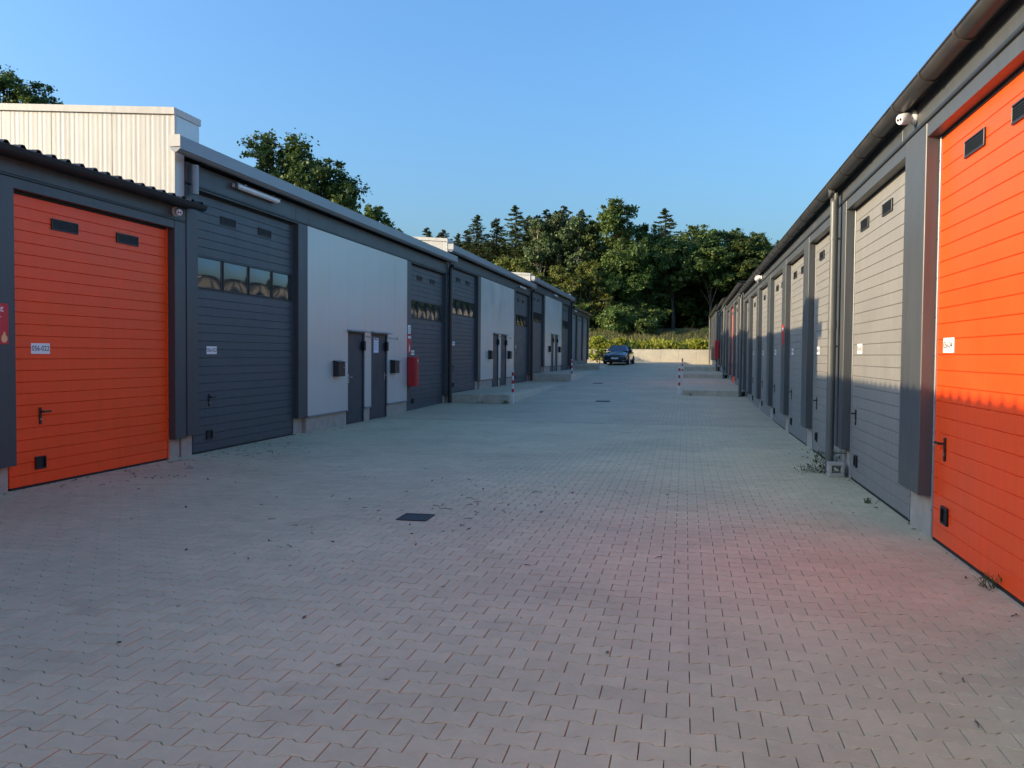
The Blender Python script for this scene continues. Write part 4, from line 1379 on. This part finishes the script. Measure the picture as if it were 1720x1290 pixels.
# weeds in the yard
def yard_weed(x, y, n, h, label, seed, rad=.14):
    r = np.random.default_rng(seed)
    z = gz(x, y)
    a = r.random(n) * 6.28; ln = r.random(n) ** .6
    d = np.stack([np.cos(a) * .9 * ln, np.sin(a) * .9 * ln, np.full(n, .9)], 1)
    t = r.random(n)
    base = np.stack([r.normal(0, rad * .5, n), r.normal(0, rad * .5, n), np.zeros(n)], 1)
    c = base + d * (t * h)[:, None]
    me = quads_mesh('foliage', c, r.uniform(.03, .085, n) * (1 if h > .12 else .6), np.stack([np.cos(a), np.sin(a), np.full(n, .7)], 1) + r.normal(size=(n, 3)) * .4, r.random(n), GRASS, .32, d + r.normal(size=(n, 3)) * .3)
    tt = thing('weed', label, 'weed', (x, y, z), 'weeds growing from the paving joints')
    put('foliage', me, tt)
    st = MB()
    for k in range(0, n, max(1, n // 9)):
        st.tube([tuple(base[k]), tuple(base[k] + d[k] * h * .8)], [.003, .0015], 4)
    st.build('stem', GRASS, tt)
yard_weed(1.93, 12.35, 170, .34, 'leafy weed growing at the foot of the right downpipe', 61, .16)
yard_weed(1.70, 12.45, 110, .10, 'flat spreading weed on the paving left of the right downpipe', 62, .20)
yard_weed(2.11, 6.45, 34, .11, 'small weed under the sunlit orange door', 63, .06)
yard_weed(1.98, 9.9, 26, .07, 'tiny weed in the paving under the nearest grey door', 64, .06)
yard_weed(-5.52, 26.1, 60, .14, 'weed beside the nearest left bollard at the kerb end', 65, .10)
yard_weed(-6.3, 26.15, 50, .07, 'low weeds along the foot of the nearest left kerb', 66, .25)
yard_weed(.20, 31.75, 50, .12, 'weed at the end of the nearest right kerb beside its bollard', 67, .08)

# leaf litter and twigs
def litter():
    r = np.random.default_rng(77)
    P = []
    def blob(n, x, y, sx, sy):
        P.append(np.stack([r.normal(x, sx, n), r.normal(y, sy, n)], 1))
    def line(n, x, y0, y1, sx):
        P.append(np.stack([x + np.abs(r.normal(0, sx, n)), r.uniform(y0, y1, n)], 1))
    line(150, XL + .03, 8.0, 16, .25)
    line(60, XL + .05, 16, 26, .25)
    blob(90, -6.9, 12.4, .35, .8)
    blob(40, -6.6, 9.4, .4, .8)
    blob(60, -2.4, 8.3, .5, .5)
    blob(50, -1.7, 9.6, .6, .7)
    blob(26, -2.8, 6.5, .6, .5)
    P.append(np.stack([r.uniform(-7.3, 2.0, 100), r.uniform(3, 16, 100)], 1))
    P.append(np.stack([2.14 - np.abs(r.normal(0, .10, 70)), r.uniform(5.5, 16, 70)], 1))
    p = np.concatenate(P)
    p = p[(p[:, 0] > XL + .02) & (p[:, 0] < XR - .02)]
    n = len(p)
    c = np.column_stack([p, np.full(n, .006) + r.random(n) * .006])
    nrm = np.stack([r.normal(0, .35, n), r.normal(0, .35, n), np.ones(n)], 1)
    me = quads_mesh('leaf_litter', c, r.uniform(.012, .05, n), nrm, r.random(n), LITTER, .5)
    return tag(put('leaf_litter', me), 'small dry leaves scattered over the paving', 'leaf litter', kind='stuff')
litter()
def twigs():
    r = random.Random(8)
    mb = MB()
    spots = [(-7.0 + r.gauss(0, .3), r.uniform(8.5, 14)) for _ in range(26)] + [(r.gauss(-2.3, .6), r.gauss(8.3, .8)) for _ in range(14)] + [(r.uniform(-5, 1.5), r.uniform(4, 12)) for _ in range(14)]
    for x, y in spots:
        x = max(XL + .06, x)
        a = r.random() * 6.28; L = r.uniform(.03, .13)
        p = Vector((x, y, .006)); d = Vector((math.cos(a), math.sin(a), 0))
        q = p + d * L * .5 + Vector((r.uniform(-.01, .01), r.uniform(-.01, .01), .006)); e = q + d * L * .5 + Vector((-d.y, d.x, 0)) * r.uniform(-.03, .03)
        e.z = .005
        mb.tube([p, q, e], [.0035, .003, .0015], 5)
    return tag(mb.build('twig_litter', BARK, recalc=False), 'broken twigs scattered on the paving', 'twigs', kind='stuff')
twigs()
